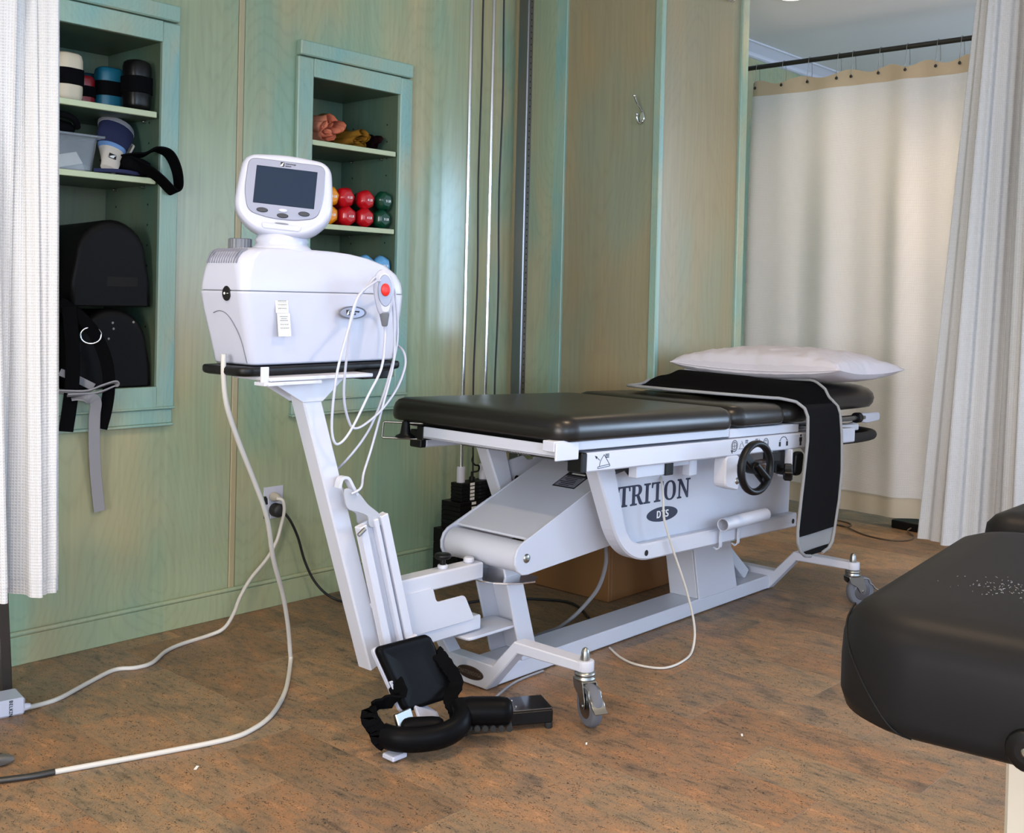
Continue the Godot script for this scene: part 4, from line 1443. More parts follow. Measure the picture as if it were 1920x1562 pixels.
	logo(head, H * at3(0.0, 0.074, 0.039), 0.85)
	mb = MB.new()
	mb.prism(rounded([Vector2(-0.05, -0.074), Vector2(0.05, -0.074), Vector2(0.046, -0.09), Vector2(-0.046, -0.09)], 0.008), H * at3(0, 0, 0.036), 0.006, 0.0025)
	part(head, "card_slot_lip", mb, wp)
	mb = MB.new()
	mb.prism(circle2(Vector2(0, -0.0735), 0.017, 20, 0.002), H * at3(0, 0, 0.0387), 0.001, 0.0)
	part(head, "card_slot", mb, M("grey_seam"))
	# patient stop switch hanging on the right front corner
	var S := Transform3D(U.basis * Basis(Vector3.UP, deg_to_rad(-30)) * Basis(Vector3(0, 0, 1), deg_to_rad(3)), Vector3(1.783, 1.082, -2.045))
	var sth := thing("patient_switch", "white oval hand switch with a red stop button hung on the traction unit", "hand switch", S.origin)
	var egg := smooth2([Vector2(0, 0.058), Vector2(0.018, 0.046), Vector2(0.025, 0.015), Vector2(0.021, -0.02), Vector2(0.012, -0.05), Vector2(-0.012, -0.05), Vector2(-0.021, -0.02), Vector2(-0.025, 0.015), Vector2(-0.018, 0.046)], 4)
	mb = MB.new()
	mb.prism(egg, S, 0.028, 0.008)
	part(sth, "shell", mb, wp)
	mb = MB.new()
	mb.prism(circle2(Vector2(0, 0.006), 0.0185, 28, 0.039), S * at3(0, 0, 0.0135), 0.004, 0.0015)
	part(sth, "face_plate", mb, M("silver_plastic"))
	mb = MB.new()
	mb.lathe(S * Transform3D(Basis(Vector3(1, 0, 0), deg_to_rad(90)) * Basis.from_scale(Vector3(0.8, 1, 1.15)), Vector3(0, 0.008, 0.0155)), [[0.0135, 0.0], [0.0135, 0.004], [0.011, 0.006], [0.005, 0.007]], 24)
	part(sth, "stop_button", mb, M("red_button", Color(0.85, 0.13, 0.10), 0.35), Transform3D(), "red stop button")
	mb = MB.new()
	mb.lathe(S * turned(Vector3(1, 0, 0), 180, Vector3(0, -0.048, 0)), [[0.0125, 0.0], [0.012, 0.006], [0.007, 0.032], [0.004, 0.034]], 16)
	part(sth, "strain_relief", mb, M("dial_grey"))
	mb = MB.new()
	mb.tube(smooth([Vector3(1.746, 1.111, -2.03), Vector3(1.666, 1.074, -2.0), Vector3(1.632, 1.005, -1.99), Vector3(1.599, 0.895, -1.99), Vector3(1.595, 0.784, -2.0), Vector3(1.604, 0.735, -2.0), Vector3(1.627, 0.735, -2.0), Vector3(1.658, 0.768, -2.0), Vector3(1.702, 0.838, -2.0), Vector3(1.742, 0.903, -2.0), S * Vector3(0, -0.11, 0), S * Vector3(0, -0.08, 0)]), 0.0032, 8)
	mb.tube(smooth([Vector3(1.732, 1.102, -2.04), Vector3(1.658, 1.055, -2.0), Vector3(1.642, 0.955, -2.005), Vector3(1.645, 0.842, -2.02), Vector3(1.671, 0.774, -2.03), Vector3(1.693, 0.758, -2.03), Vector3(1.741, 0.771, -2.04), Vector3(1.805, 0.8, -2.06), Vector3(1.867, 0.846, -2.08), Vector3(1.909, 0.898, -2.1), Vector3(1.921, 0.931, -2.12), Vector3(1.936, 0.945, -2.16)]), 0.0032, 8)
	mb.tube(smooth([Vector3(1.732, 1.102, -2.04), Vector3(1.76, 1.12, -2.05), Vector3(1.80, 1.115, -2.06), Vector3(1.85, 1.1, -2.09), Vector3(1.872, 1.066, -2.1), Vector3(1.862, 0.961, -2.08), Vector3(1.83, 0.855, -2.08), Vector3(1.801, 0.769, -2.09), Vector3(1.773, 0.717, -2.1), Vector3(1.74, 0.668, -2.12), Vector3(1.728, 0.638, -2.15)]), 0.0032, 8)
	mb.tube(smooth([Vector3(1.746, 1.111, -2.03), Vector3(1.79, 1.108, -2.05), Vector3(1.835, 1.07, -2.075), Vector3(1.85, 1.002, -2.08), Vector3(1.833, 0.909, -2.06), Vector3(1.797, 0.791, -2.06), Vector3(1.777, 0.702, -2.07), Vector3(1.753, 0.641, -2.07), Vector3(1.72, 0.612, -2.04), Vector3(1.7, 0.598, -2.05)]), 0.0032, 8)
	part(sth, "looped_cord", mb, M("white_plastic"), Transform3D(), "white cord hanging in long loops")

# the maker's mark: a dark square with a white sweep and two lines of letters
func logo(parent: Node3D, X: Transform3D, s: float) -> void:
	var mb := MB.new()
	mb.box(X * at3(-0.015 * s, 0, 0), Vector3(0.011, 0.013, 0.0006) * s, 0.0)
	var sq := part(parent, "logo_mark", mb, M("black_ink"))
	mb = MB.new()
	mb.prism(smooth2([Vector2(-0.021, -0.006) * s, Vector2(-0.016, 0.002) * s, Vector2(-0.0105, 0.0055) * s, Vector2(-0.013, 0.001) * s, Vector2(-0.0135, -0.004) * s], 3), X * at3(0, 0, 0.0005), 0.0005, 0.0)
	part(sq, "sweep", mb, M("white_ink"))
	text(parent, "chattanooga", 0.0042 * s, X * at3(0.0085 * s, 0.0028 * s, 0), M("black_ink"), "Droid Sans", true, 0.85)
	text(parent, "GROUP", 0.004 * s, X * at3(0.002 * s, -0.0042 * s, 0), M("black_ink"), "Droid Sans", true, 0.9)

# ---------------------------------------------------------------- head harness device parked at the foot of the track
func head_device() -> void:
	var t := thing("head_harness_device", "black padded head harness with straps parked at the foot of the mast", "traction harness", Vector3(1.8, 0, -1.93))
	var blk: Material = M("black_pad")
	# plate leans on the end of the track, its top edge level
	var o := Vector3(1.832, 0.155, -1.965)
	var right := Vector3(1, -0.02, 0.0).normalized()
	var down := (Vector3(0.05, -0.155, 0.055)).normalized()
	var nrm := right.cross(-down).normalized()
	var Pl := Transform3D(Basis(right, -down, nrm), o)
	var mb := MB.new()
	mb.prism(rounded([Vector2(-0.088, -0.085), Vector2(0.088, -0.085), Vector2(0.088, 0.085), Vector2(-0.088, 0.085)], 0.015), Pl, 0.012, 0.002)
	part(t, "back_plate", mb, M("white_plastic"))
	mb = MB.new()
	mb.slab(Pl * Transform3D(Basis(Vector3(1, 0, 0), deg_to_rad(90)), Vector3(0, 0, 0.005)), 0.174, 0.172, [[0.004, 0.0], [0.0, 0.004], [0.0, 0.012], [0.003, 0.018], [0.012, 0.021], [0.02, 0.0175], [0.05, 0.017]], 0.018, 6)
	part(t, "head_pad", mb, blk, Transform3D(), "flat black vinyl head pad")
	for q in [[-0.086, -0.02], [0.088, 0.02]]:
		mb = MB.new()
		mb.box(Pl * at3(q[0], q[1], 0.018), Vector3(0.012, 0.034, 0.004), 0.001)
		mb.box(Pl * at3(q[0] + 0.005 * signf(-q[0]), q[1] + 0.015, 0.02), Vector3(0.016, 0.005, 0.004), 0.001)
		part(t, "strap_slot", mb, M("white_plastic"))
	# lower carriage
	mb = MB.new()
	mb.beam(Pl * Vector3(-0.01, -0.085, 0.0), Vector3(1.80, 0.045, -1.845), 0.09, 0.008, nrm, 0.002)
	mb.lohi(Vector3(1.69, 0.004, -1.91), Vector3(1.735, 0.016, -1.87), 0.003)
	part(t, "carriage", mb, M("white_plastic"))
	mb = MB.new()
	mb.beam(Vector3(1.745, 0.10, -1.905), Vector3(1.75, 0.02, -1.87), 0.012, 0.05, Vector3(1, 0, 0), 0.002)
	part(t, "side_rail", mb, M("zinc"))
	# ribbed neck wedges
	for d in [[Vector3(1.775, 0.062, -1.868), 0.11, -70.0, 0.026], [Vector3(1.925, 0.08, -1.805), 0.135, -76.0, 0.034]]:
		var c: Vector3 = d[0]
		var B := Basis(Vector3.UP, deg_to_rad(d[2] + 32.0))
		mb = MB.new()
		var r: float = d[3]
		mb.lathe(Transform3D(B * Basis(Vector3(0, 0, 1), deg_to_rad(90)), c + B * Vector3(d[1] / 2.0, 0, 0)), [[r * 0.25, 0.0], [r * 0.7, 0.004], [r * 0.93, 0.014], [r, 0.03], [r, d[1] - 0.03], [r * 0.93, d[1] - 0.014], [r * 0.7, d[1] - 0.004], [r * 0.25, d[1]]], 22)
		var w := part(t, "neck_wedge", mb, blk)
		mb = MB.new()
		for k in 7:
			var x: float = (-0.5 + k / 6.0) * d[1] * 0.85
			mb.cyl(c + B * Vector3(x, -r * 0.95, -0.028), c + B * Vector3(x, -r * 0.95, 0.03), 0.008, 8)
		part(w, "ribbed_foot", mb, M("dark_rubber"))
	# curved front roll
	mb = MB.new()
	var roll := smooth([Vector3(1.70, 0.052, -1.915), Vector3(1.712, 0.05, -1.88), Vector3(1.745, 0.05, -1.845), Vector3(1.79, 0.055, -1.815), Vector3(1.835, 0.065, -1.808), Vector3(1.87, 0.078, -1.825), Vector3(1.885, 0.092, -1.85)], 5)
	mb.tube(roll, 0.0225, 14, true, 1.3)
	part(t, "chin_roll", mb, blk, Transform3D(), "curved black chin roll")
	# fuzzy strap loops at both sides
	mb = MB.new()
	var L := smooth([Pl * Vector3(-0.08, -0.01, 0.022), Pl * Vector3(-0.1, -0.045, 0.035), Vector3(1.688, 0.115, -1.945), Vector3(1.672, 0.095, -1.935), Vector3(1.682, 0.07, -1.92), Vector3(1.685, 0.05, -1.91), Vector3(1.70, 0.035, -1.90)], 6)
	for k in L.size():
		L[k] += Vector3(0.0, 0.0, 0.0022 * sin(k * 1.9))
	mb.band(L, [Vector3(0.35, 0.5, 0.5)], 0.042, 0.006)
	part(t, "strap", mb, M("black_cloth"))
	mb = MB.new()
	var R := smooth([Pl * Vector3(0.08, 0.035, 0.024), Pl * Vector3(0.085, 0.0, 0.032), Pl * Vector3(0.085, -0.05, 0.04), Vector3(1.885, 0.10, -1.885), Vector3(1.878, 0.08, -1.86), Vector3(1.872, 0.06, -1.845)], 6)
	for k in R.size():
		R[k] += Vector3(0.0022 * sin(k * 2.3), 0, 0)
	mb.band(R, [Vector3(0.9, 0.2, 0.3)], 0.034, 0.007)
	part(t, "strap", mb, M("black_cloth"))
	# foot pedal box beside it
	var f := thing("foot_pedal", "low black pedal box with a shiny steel top beside the caster", "foot pedal", Vector3(2.08, 0, -1.83))
	var Y := Transform3D(Basis(Vector3.UP, deg_to_rad(-31)), Vector3(2.042, 0, -1.856))
	mb = MB.new()
	mb.box(Y * at3(0, 0.03, 0), Vector3(0.24, 0.034, 0.095), 0.003)
	part(f, "case", mb, M("black_plastic"))
	mb = MB.new()
	mb.box(Y * at3(0, 0.049, 0), Vector3(0.238, 0.004, 0.093), 0.0012)
	part(f, "top_plate", mb, M("pedal_steel", Color(0.45, 0.46, 0.47), 0.12, 1.0), Transform3D(), "polished steel top plate")
	for q in [[0.06, 0.02], [0.06, -0.02]]:
		mb = MB.new()
		mb.lathe(Y * at3(q[0] - 0.03, 0.051, q[1]), [[0.003, 0.0], [0.0028, 0.002], [0.001, 0.003]], 10)
		part(f, "screw", mb, M("zinc"))
	for q in [[0.11, 0.042], [0.11, -0.042], [-0.11, 0.042], [-0.11, -0.042]]:
		mb = MB.new()
		mb.lathe(Y * at3(q[0], 0.0, q[1]), [[0.009, 0.0], [0.01, 0.002], [0.01, 0.012], [0.008, 0.014]], 14)
		part(f, "rubber_foot", mb, M("dark_rubber"))
	mb = MB.new()
	mb.tube(smooth([Y * Vector3(0.0, 0.03, -0.047), Vector3(2.10, 0.03, -1.935), Vector3(2.17, 0.012, -1.985), Vector3(2.29, 0.006, -2.03), Vector3(2.41, 0.006, -2.035)]), 0.0033, 8)
	part(f, "cord", mb, M("grey_cord"))

# ---------------------------------------------------------------- foreground treatment table
func black_table() -> void:
	var t := thing("padded_table", "thick black padded treatment table in the right foreground", "treatment table", Vector3(1.66, 0, -0.29))
	var v: Material = M("charcoal_vinyl")
	var mb := MB.new()
	var XB := turned(Vector3.UP, 6.0, Vector3(1.675, 0.556, -0.318))
	mb.slab(XB, 0.735, 0.71, [[0.05, 0.0], [0.022, 0.003], [0.006, 0.012], [0.0, 0.03], [0.0, 0.07], [0.002, 0.10], [0.008, 0.12], [0.022, 0.136], [0.045, 0.1445], [0.08, 0.148], [0.14, 0.149], [0.25, 0.1495]], 0.12, 12)
	var c := part(t, "cushion", mb, v)
	mb = MB.new()
	var stitch := []
	for q in [[0.688, 0.014, 82.0], [0.672, 0.006, 68.0], [0.65, 0.0016, 52.0], [0.625, 0.0, 37.0], [0.6, 0.0, 25.0], [0.58, 0.002, 16.0], [0.568, 0.006, 9.0], [0.5595, 0.021, 3.0]]:
		var rr: float = 0.1202 - q[1]
		stitch.append(XB * Vector3(-0.2475 - rr * cos(deg_to_rad(q[2])), q[0] - 0.556, -0.235 - rr * sin(deg_to_rad(q[2]))))
	mb.tube(smooth(stitch, 5), 0.0014, 6)
	part(c, "seam", mb, v)
	mb = MB.new()
	mb.slab(at3(2.29, 0.568, -0.36), 0.52, 0.70, [[0.05, 0.0], [0.006, 0.012], [0.0, 0.03], [0.0, 0.07], [0.008, 0.12], [0.022, 0.136], [0.045, 0.1445], [0.1, 0.148], [0.2, 0.149]], 0.06, 8)
	part(t, "cushion", mb, v)
	mb = MB.new()
	mb.lohi(Vector3(1.60, 0.50, -0.56), Vector3(2.5, 0.557, -0.1), 0.006)
	part(t, "frame", mb, M("cream_paint", Color(0.80, 0.76, 0.69), 0.5))
	for x in [1.73, 2.38]:
		for z in [-0.50, -0.09]:
			mb = MB.new()
			mb.beam(Vector3(x, 0.52, z), Vector3(x, 0.0, z), 0.07, 0.07, Vector3(1, 0, 0), 0.006)
			part(t, "leg", mb, M("cream_paint"))
	mb = MB.new()
	var K := Transform3D(Basis(Vector3(0, 0, 1), deg_to_rad(90)), Vector3(1.305, 0.588, -0.385))
	mb.lathe(K, [[0.024, -0.004], [0.024, 0.012], [0.021, 0.017], [0.012, 0.018]], 26)
	var kn := part(t, "side_knob", mb, M("black_plastic"), Transform3D(), "round black knob with a screw")
	mb = MB.new()
	mb.lathe(K * at3(0, 0.017, 0), [[0.0055, 0.0], [0.0052, 0.002], [0.003, 0.003]], 14)
	part(kn, "screw", mb, M("zinc"))
	# worn scuff patch on the top
	mb = MB.new()
	var r2 := RandomNumberGenerator.new()
	r2.seed = 3
	for k in 150:
		var x := 1.545 + r2.randfn(0.0, 0.032)
		var z := -0.47 + r2.randfn(0.0, 0.035)
		var L := r2.randf_range(0.0008, 0.005)
		var a := r2.randf_range(-0.5, 0.9)
		mb.box(Transform3D(Basis(Vector3.UP, a), Vector3(x, 0.7056, z)), Vector3(L, 0.0006, r2.randf_range(0.0003, 0.0009)), 0.0)
	part(c, "scuff", mb, M("scuff_grey", Color(0.52, 0.51, 0.50), 0.9)).set_meta("kind", "stuff")

# ---------------------------------------------------------------- curtains
# top and bot are lines of (x, z) points; folds: list of (amplitude, waves, phase)
func curtain_rows(top: Array, bot: Array, ya: float, yb: float, nu: int, nv: int, folds: Array, v0 := 0.0, v1 := 1.0, off := 0.0) -> Array:
	var pos := []
	var uvs := []
	var pick := func(L: Array, u: float) -> Vector2:
		var s := u * (L.size() - 1)
		var k := mini(int(s), L.size() - 2)
		return (L[k] as Vector2).cubic_interpolate(L[k + 1], L[maxi(k - 1, 0)], L[mini(k + 2, L.size() - 1)], s - k)
	var length := 0.0
	for k in bot.size() - 1:
		length += (bot[k] as Vector2).distance_to(bot[k + 1])
	for r in nv + 1:
		var v := lerpf(v0, v1, float(r) / nv)
		var row := PackedVector3Array()
		var ur := PackedVector2Array()
		for c in nu + 1:
			var u := float(c) / nu
			var a: Vector2 = pick.call(top, u)
			var b: Vector2 = pick.call(bot, u)
			var p := a.lerp(b, v)
			var q: Vector2 = (pick.call(bot, minf(u + 0.02, 1.0)) - pick.call(bot, maxf(u - 0.02, 0.0))).normalized()
			var nrm := Vector2(-q.y, q.x)
			var d := off
			for f in folds:
				d += f[0] * sin(TAU * f[1] * u + f[2] + (f[3] * v if f.size() > 3 else 0.0)) * lerpf(f[4] if f.size() > 4 else 0.6, 1.0, minf(v * 3.0, 1.0))
			p += nrm * d
			row.append(Vector3(p.x, lerpf(ya, yb, v), p.y))
			ur.append(Vector2(u * length * 1.35, v * (ya - yb)))
		pos.append(row)
		uvs.append(ur)
	return [pos, uvs]

func curtains() -> void:
	# far curtain
	var X := 5.2
	var t := thing("privacy_curtain", "cream waffle curtain hanging from the hooked rod at the far bay", "curtain", Vector3(X, 0.05, -2.2))
	var top := [Vector2(X, -3.02), Vector2(X, -2.4), Vector2(X, -1.9), Vector2(X, -1.25)]
	var bot := [Vector2(X + 0.02, -3.04), Vector2(X, -2.4), Vector2(X + 0.02, -1.9), Vector2(X, -1.2)]
	var folds := [[0.022, 4.6, 0.4, 0.5, 0.35], [0.009, 8.7, 1.2, -0.6, 0.6], [0.012, 2.3, 2.0, 0.8, 0.3]]
	var mb := MB.new()
	var g := curtain_rows(top, bot, 2.245, 0.055, 150, 40, folds, 0.032, 0.955)
	mb.grid(g[0], false, g[1])
	part(t, "cloth", mb, M("far_curtain_cloth"))
	mb = MB.new()
	g = curtain_rows(top, bot, 2.245, 0.055, 150, 4, folds, -0.002, 0.034, -0.003)
	for r in g[0].size():
		for c in g[0][r].size():
			var p: Vector3 = g[0][r][c]
			p.y += 0.012 * sin(c * 0.33) * (1.0 if r < 2 else 0.4) - 0.004
			g[0][r][c] = p
	mb.grid(g[0], false, g[1])
	part(t, "header_band", mb, M("curtain_header_cloth"))
	mb = MB.new()
	g = curtain_rows(top, bot, 2.245, 0.055, 150, 4, folds, 0.953, 1.0, -0.003)
	mb.grid(g[0], false, g[1])
	part(t, "bottom_hem", mb, M("curtain_hem_cloth", Color(0.76, 0.725, 0.65), 0.95, 0.0, 0.2))
	var rod := MB.new()
	rod.cyl(Vector3(X, 2.33, -3.124), Vector3(X, 2.33, -0.2), 0.0125, 18)
	var rd := thing("curtain_rod", "dark metal curtain rod across the far bay", "curtain rod", Vector3(X, 2.33, -2.0))
	part(rd, "bar", rod, M("rod_bronze", Color(0.27, 0.26, 0.25), 0.4, 0.8))
	mb = MB.new()
	mb.cyl(Vector3(X, 2.33, -3.124), Vector3(X, 2.33, -3.112), 0.03, 20, 0.003)
	part(rd, "wall_flange", mb, M("rod_bronze"))
	mb = MB.new()
	mb.cyl(Vector3(X, 2.33, -0.6), Vector3(X, CEIL, -0.6), 0.006, 10)
	part(rd, "hanger", mb, M("rod_bronze"))
	var proto: Node3D = null
	var zs := [-3.006, -2.852, -2.705, -2.545, -2.468, -2.327, -2.193, -2.046, -1.934]
	var words := ["first", "second", "third", "fourth", "fifth", "sixth", "seventh", "eighth", "ninth"]
	for k in zs.size():
		var lab := "thin wire curtain hook, %s from the green partition" % words[k]
		if proto == null:
			proto = thing("curtain_hook", lab, "hook", Vector3(X, 2.33, zs[k]), "hooks on the far curtain rod")
			mb = MB.new()
			mb.tube(smooth([Vector3(X - 0.012, 2.226, zs[k]), Vector3(X - 0.02, 2.233, zs[k]), Vector3(X - 0.017, 2.27, zs[k] + 0.003), Vector3(X - 0.0165, 2.325, zs[k] + 0.006), Vector3(X - 0.009, 2.343, zs[k] + 0.006), Vector3(X + 0.006, 2.345, zs[k] + 0.006), Vector3(X + 0.0165, 2.33, zs[k] + 0.006), Vector3(X + 0.017, 2.27, zs[k] + 0.01), Vector3(X + 0.01, 2.245, zs[k] + 0.012)], 4), 0.0016, 6)
			part(proto, "wire", mb, M("zinc"))
			mb = MB.new()
			mb.lathe(turned(Vector3(0, 0, 1), 90, Vector3(X - 0.013, 2.218, zs[k])), [[0.004, 0.0], [0.0075, 0.001], [0.0075, 0.004], [0.004, 0.005]], 12)
			part(proto, "grommet", mb, M("rod_bronze"))
		else:
			copy(proto, at3(X, 2.33, zs[k]), lab)
	# right curtain, drawn aside
	t = thing("drape", "white waffle curtain drawn aside behind the black table at right", "curtain", Vector3(4.4, 0.12, -1.35))
	top = [Vector2(4.42, -1.57), Vector2(4.38, -1.5), Vector2(4.46, -1.42), Vector2(4.36, -1.34), Vector2(4.45, -1.26), Vector2(4.38, -1.15), Vector2(4.46, -1.04), Vector2(4.4, -0.92)]
	bot = [Vector2(4.46, -1.765), Vector2(4.40, -1.62), Vector2(4.48, -1.5), Vector2(4.36, -1.38), Vector2(4.46, -1.26), Vector2(4.38, -1.12), Vector2(4.48, -1.0), Vector2(4.4, -0.85)]
	folds = [[0.014, 9.0, 0.3, 0.4, 0.6], [0.009, 19.0, 1.0, -0.8, 0.6]]
	mb = MB.new()
	g = curtain_rows(top, bot, CEIL - 0.03, 0.135, 160, 40, folds)
	mb.grid(g[0], false, g[1])
	part(t, "cloth", mb, M("curtain_cloth"))
	mb = MB.new()
	mb.cyl(Vector3(4.41, CEIL - 0.02, -1.75), Vector3(4.41, CEIL - 0.02, 1.0), 0.014, 12)
	part(t, "track", mb, M("rod_bronze"))
	# left curtain, close
	t = thing("drape", "white waffle curtain hanging at the left edge of the view", "curtain", Vector3(1.0, 0.37, -2.5))
	top = [Vector2(1.168, -2.50), Vector2(1.14, -2.485), Vector2(1.105, -2.55), Vector2(1.065, -2.47), Vector2(1.02, -2.55), Vector2(0.97, -2.48), Vector2(0.92, -2.55), Vector2(0.86, -2.5)]
	bot = [Vector2(1.20, -2.50), Vector2(1.165, -2.478), Vector2(1.125, -2.47), Vector2(1.09, -2.56), Vector2(1.06, -2.47), Vector2(1.0, -2.56), Vector2(0.94, -2.48), Vector2(0.87, -2.5)]
	folds = [[0.006, 6.0, 0.7, 0.5, 0.8], [0.003, 15.0, 0.0, 0.9, 0.8]]
	mb = MB.new()
	g = curtain_rows(top, bot, CEIL - 0.03, 0.405, 140, 40, folds, 0.0, 1.0)
	mb.grid(g[0], false, g[1])
	part(t, "cloth", mb, M("curtain_cloth"))
	mb = MB.new()
	g = curtain_rows(top, bot, CEIL - 0.03, 0.405, 140, 6, folds, 0.998, 1.017, 0.001)
	mb.grid(g[0], false, g[1])
	part(t, "bottom_hem", mb, M("curtain_cloth"))
	mb = MB.new()
	mb.cyl(Vector3(-0.5, CEIL - 0.02, -2.51), Vector3(1.25, CEIL - 0.02, -2.51), 0.014, 12)
	part(t, "track", mb, M("rod_bronze"))

# ---------------------------------------------------------------- pulley weight machine in the corner
func weight_machine() -> void:
	var t := thing("weight_stack_machine", "wall pulley machine with stepped black weight stack and chrome guide rods", "exercise machine", Vector3(3.05, 0, -2.97))
	var blk: Material = M("black_metal")
	var mb := MB.new()
	mb.lohi(Vector3(2.90, 0.0, -3.07), Vector3(3.24, 0.022, -2.89), 0.003)
	part(t, "base_plate", mb, blk)
	var tiers := [[2.928, 3.175, -3.04, -2.91, 0.022, 0.19, 3], [2.948, 3.155, -3.02, -2.92, 0.19, 0.296, 6], [2.966, 3.132, -2.99, -2.93, 0.296, 0.366, 5]]
	for d in tiers:
		for k in int(d[6]):
			var h: float = (d[5] - d[4]) / d[6]
			mb = MB.new()
			mb.lohi(Vector3(d[0], d[4] + k * h, d[2]), Vector3(d[1], d[4] + (k + 1) * h - 0.0008, d[3]), 0.0015)
			var w := part(t, "weight_plate", mb, blk)
			mb = MB.new()
			var x := 3.012
			mb.lohi(Vector3(x, d[4] + k * h + h * 0.5 - 0.005, d[3] - 0.0002), Vector3(x + 0.024, d[4] + k * h + h * 0.5 + 0.005, d[3] + 0.0005), 0.0)
			part(w, "number_tag", mb, M("white_ink"))
			mb = MB.new()
			mb.cyl(Vector3(3.066, d[4] + k * h + h * 0.5, d[3] - 0.0005), Vector3(3.066, d[4] + k * h + h * 0.5, d[3] + 0.0006), 0.0045, 10, 0.0)
			part(w, "pin_hole", mb, M("dark_rubber"))
	mb = MB.new()
	mb.tube(smooth([Vector3(3.066, 0.274, -2.925), Vector3(3.066, 0.274, -2.90), Vector3(3.07, 0.27, -2.892), Vector3(3.076, 0.26, -2.892), Vector3(3.077, 0.235, -2.892)], 4), 0.0042, 8)
	part(t, "selector_pin", mb, M("zinc"))
	for x in [2.99, 3.113]:
		mb = MB.new()
		mb.cyl(Vector3(x, 0.02, -2.96), Vector3(x, CEIL, -2.96), 0.0075, 16)
		part(t, "guide_rod", mb, M("chrome"))
		mb = MB.new()
		mb.lathe(at3(x, 0.366, -2.96), [[0.016, 0.0], [0.0165, 0.001], [0.0165, 0.058], [0.015, 0.06]], 20)
		part(t, "sleeve", mb, M("white_plastic"))
	for x in [3.052, 3.172]:
		mb = MB.new()
		var pts := []
		for k in 12:
			pts.append(Vector3(x + 0.003 * sin(k * 1.3 + x * 9.0), 0.40 + k * 0.19, -2.96 + 0.002 * cos(k * 1.7)))
		mb.tube(smooth(pts, 3), 0.0036, 8)
		part(t, "cable", mb, M("black_cord"))
	mb = MB.new()
	mb.lathe(at3(3.052, 0.366, -2.96), [[0.012, 0.0], [0.012, 0.014], [0.006, 0.016], [0.005, 0.035]], 14)
	mb.tube(smooth([Vector3(3.052, 0.40, -2.955), Vector3(3.065, 0.405, -2.94), Vector3(3.062, 0.425, -2.935), Vector3(3.045, 0.43, -2.94), Vector3(3.04, 0.445, -2.95), Vector3(3.05, 0.46, -2.955)], 4), 0.0035, 8)
	part(t, "cable_end", mb, M("black_metal"))
	mb = MB.new()
	mb.tube(smooth([Vector3(3.17, 0.40, -2.96), Vector3(3.20, 0.34, -2.93), Vector3(3.18, 0.28, -2.91), Vector3(3.14, 0.32, -2.90), Vector3(3.17, 0.40, -2.93)], 6), 0.007, 8)
	part(t, "hand_loop", mb, M("black_cloth"))
	# perforated upright rail beside it
	t = thing("pulley_rail", "shiny perforated steel rail standing in the corner of the green walls", "rail", Vector3(3.42, 0, -3.05))
	mb = MB.new()
	mb.lohi(Vector3(3.402, 0.0, -3.09), Vector3(3.436, CEIL, -3.035), 0.004)
	var r := part(t, "channel", mb, M("steel"))
	mb = MB.new()
	for k in 98:
		var y := 0.06 + k * 0.0255
		mb.cyl(Vector3(3.4205, y, -3.036), Vector3(3.4205, y, -3.0344), 0.0032, 8, 0.0)
	part(r, "hole", mb, M("dark_rubber")).set_meta("kind", "stuff")
	mb = MB.new()
	mb.lohi(Vector3(3.412, 0.0, -3.0365), Vector3(3.43, CEIL, -3.0352), 0.0)
	part(r, "scale_strip", mb, M("strip_grey", Color(0.56, 0.53, 0.53), 0.4, 0.4))
	# coat hooks on the partition
	for d in [[Transform3D(Basis(), Vector3(3.697, 1.84, -2.66)), "chrome double coat hook on the closet wall"], [Transform3D(Basis(Vector3.UP, PI / 2), Vector3(4.195, 2.43, -2.577)), "chrome coat hook cut off by the top edge of the view"]]:
		var X: Transform3D = d[0]
		var h := thing("coat_hook", d[1], "hook", X.origin, "coat hooks on the closet")
		mb = MB.new()
		mb.prism(smooth2([Vector2(0, 0.03), Vector2(0.009, 0.012), Vector2(0.011, -0.01), Vector2(0, -0.026), Vector2(-0.011, -0.01), Vector2(-0.009, 0.012)], 4), X * Transform3D(Basis(Vector3(0, 0, 1), Vector3(0, 1, 0), Vector3(-1, 0, 0)), Vector3(-0.003, -0.01, 0)), 0.006, 0.002)
		part(h, "back_plate", mb, M("chrome"))
		mb = MB.new()
		mb.tube(smooth([X * Vector3(-0.004, 0.012, 0), X * Vector3(-0.022, 0.026, 0), X * Vector3(-0.044, 0.044, 0), X * Vector3(-0.06, 0.066, 0)], 5), 0.0042, 10)
		mb.lathe(X * at3(-0.061, 0.068, 0), [[0.001, -0.0075], [0.005, -0.0058], [0.0075, 0.0], [0.005, 0.0058], [0.001, 0.0075]], 14)
		part(h, "upper_prong", mb, M("chrome"))
		mb = MB.new()
		mb.tube(smooth([X * Vector3(-0.004, -0.022, 0), X * Vector3(-0.016, -0.036, 0), X * Vector3(-0.032, -0.036, 0), X * Vector3(-0.04, -0.02, 0), X * Vector3(-0.04, -0.008, 0)], 5), 0.0042, 10)
		mb.lathe(X * at3(-0.04, -0.004, 0), [[0.001, -0.0065], [0.0045, -0.005], [0.0065, 0.0], [0.0045, 0.005], [0.001, 0.0065]], 14)
		part(h, "lower_prong", mb, M("chrome"))

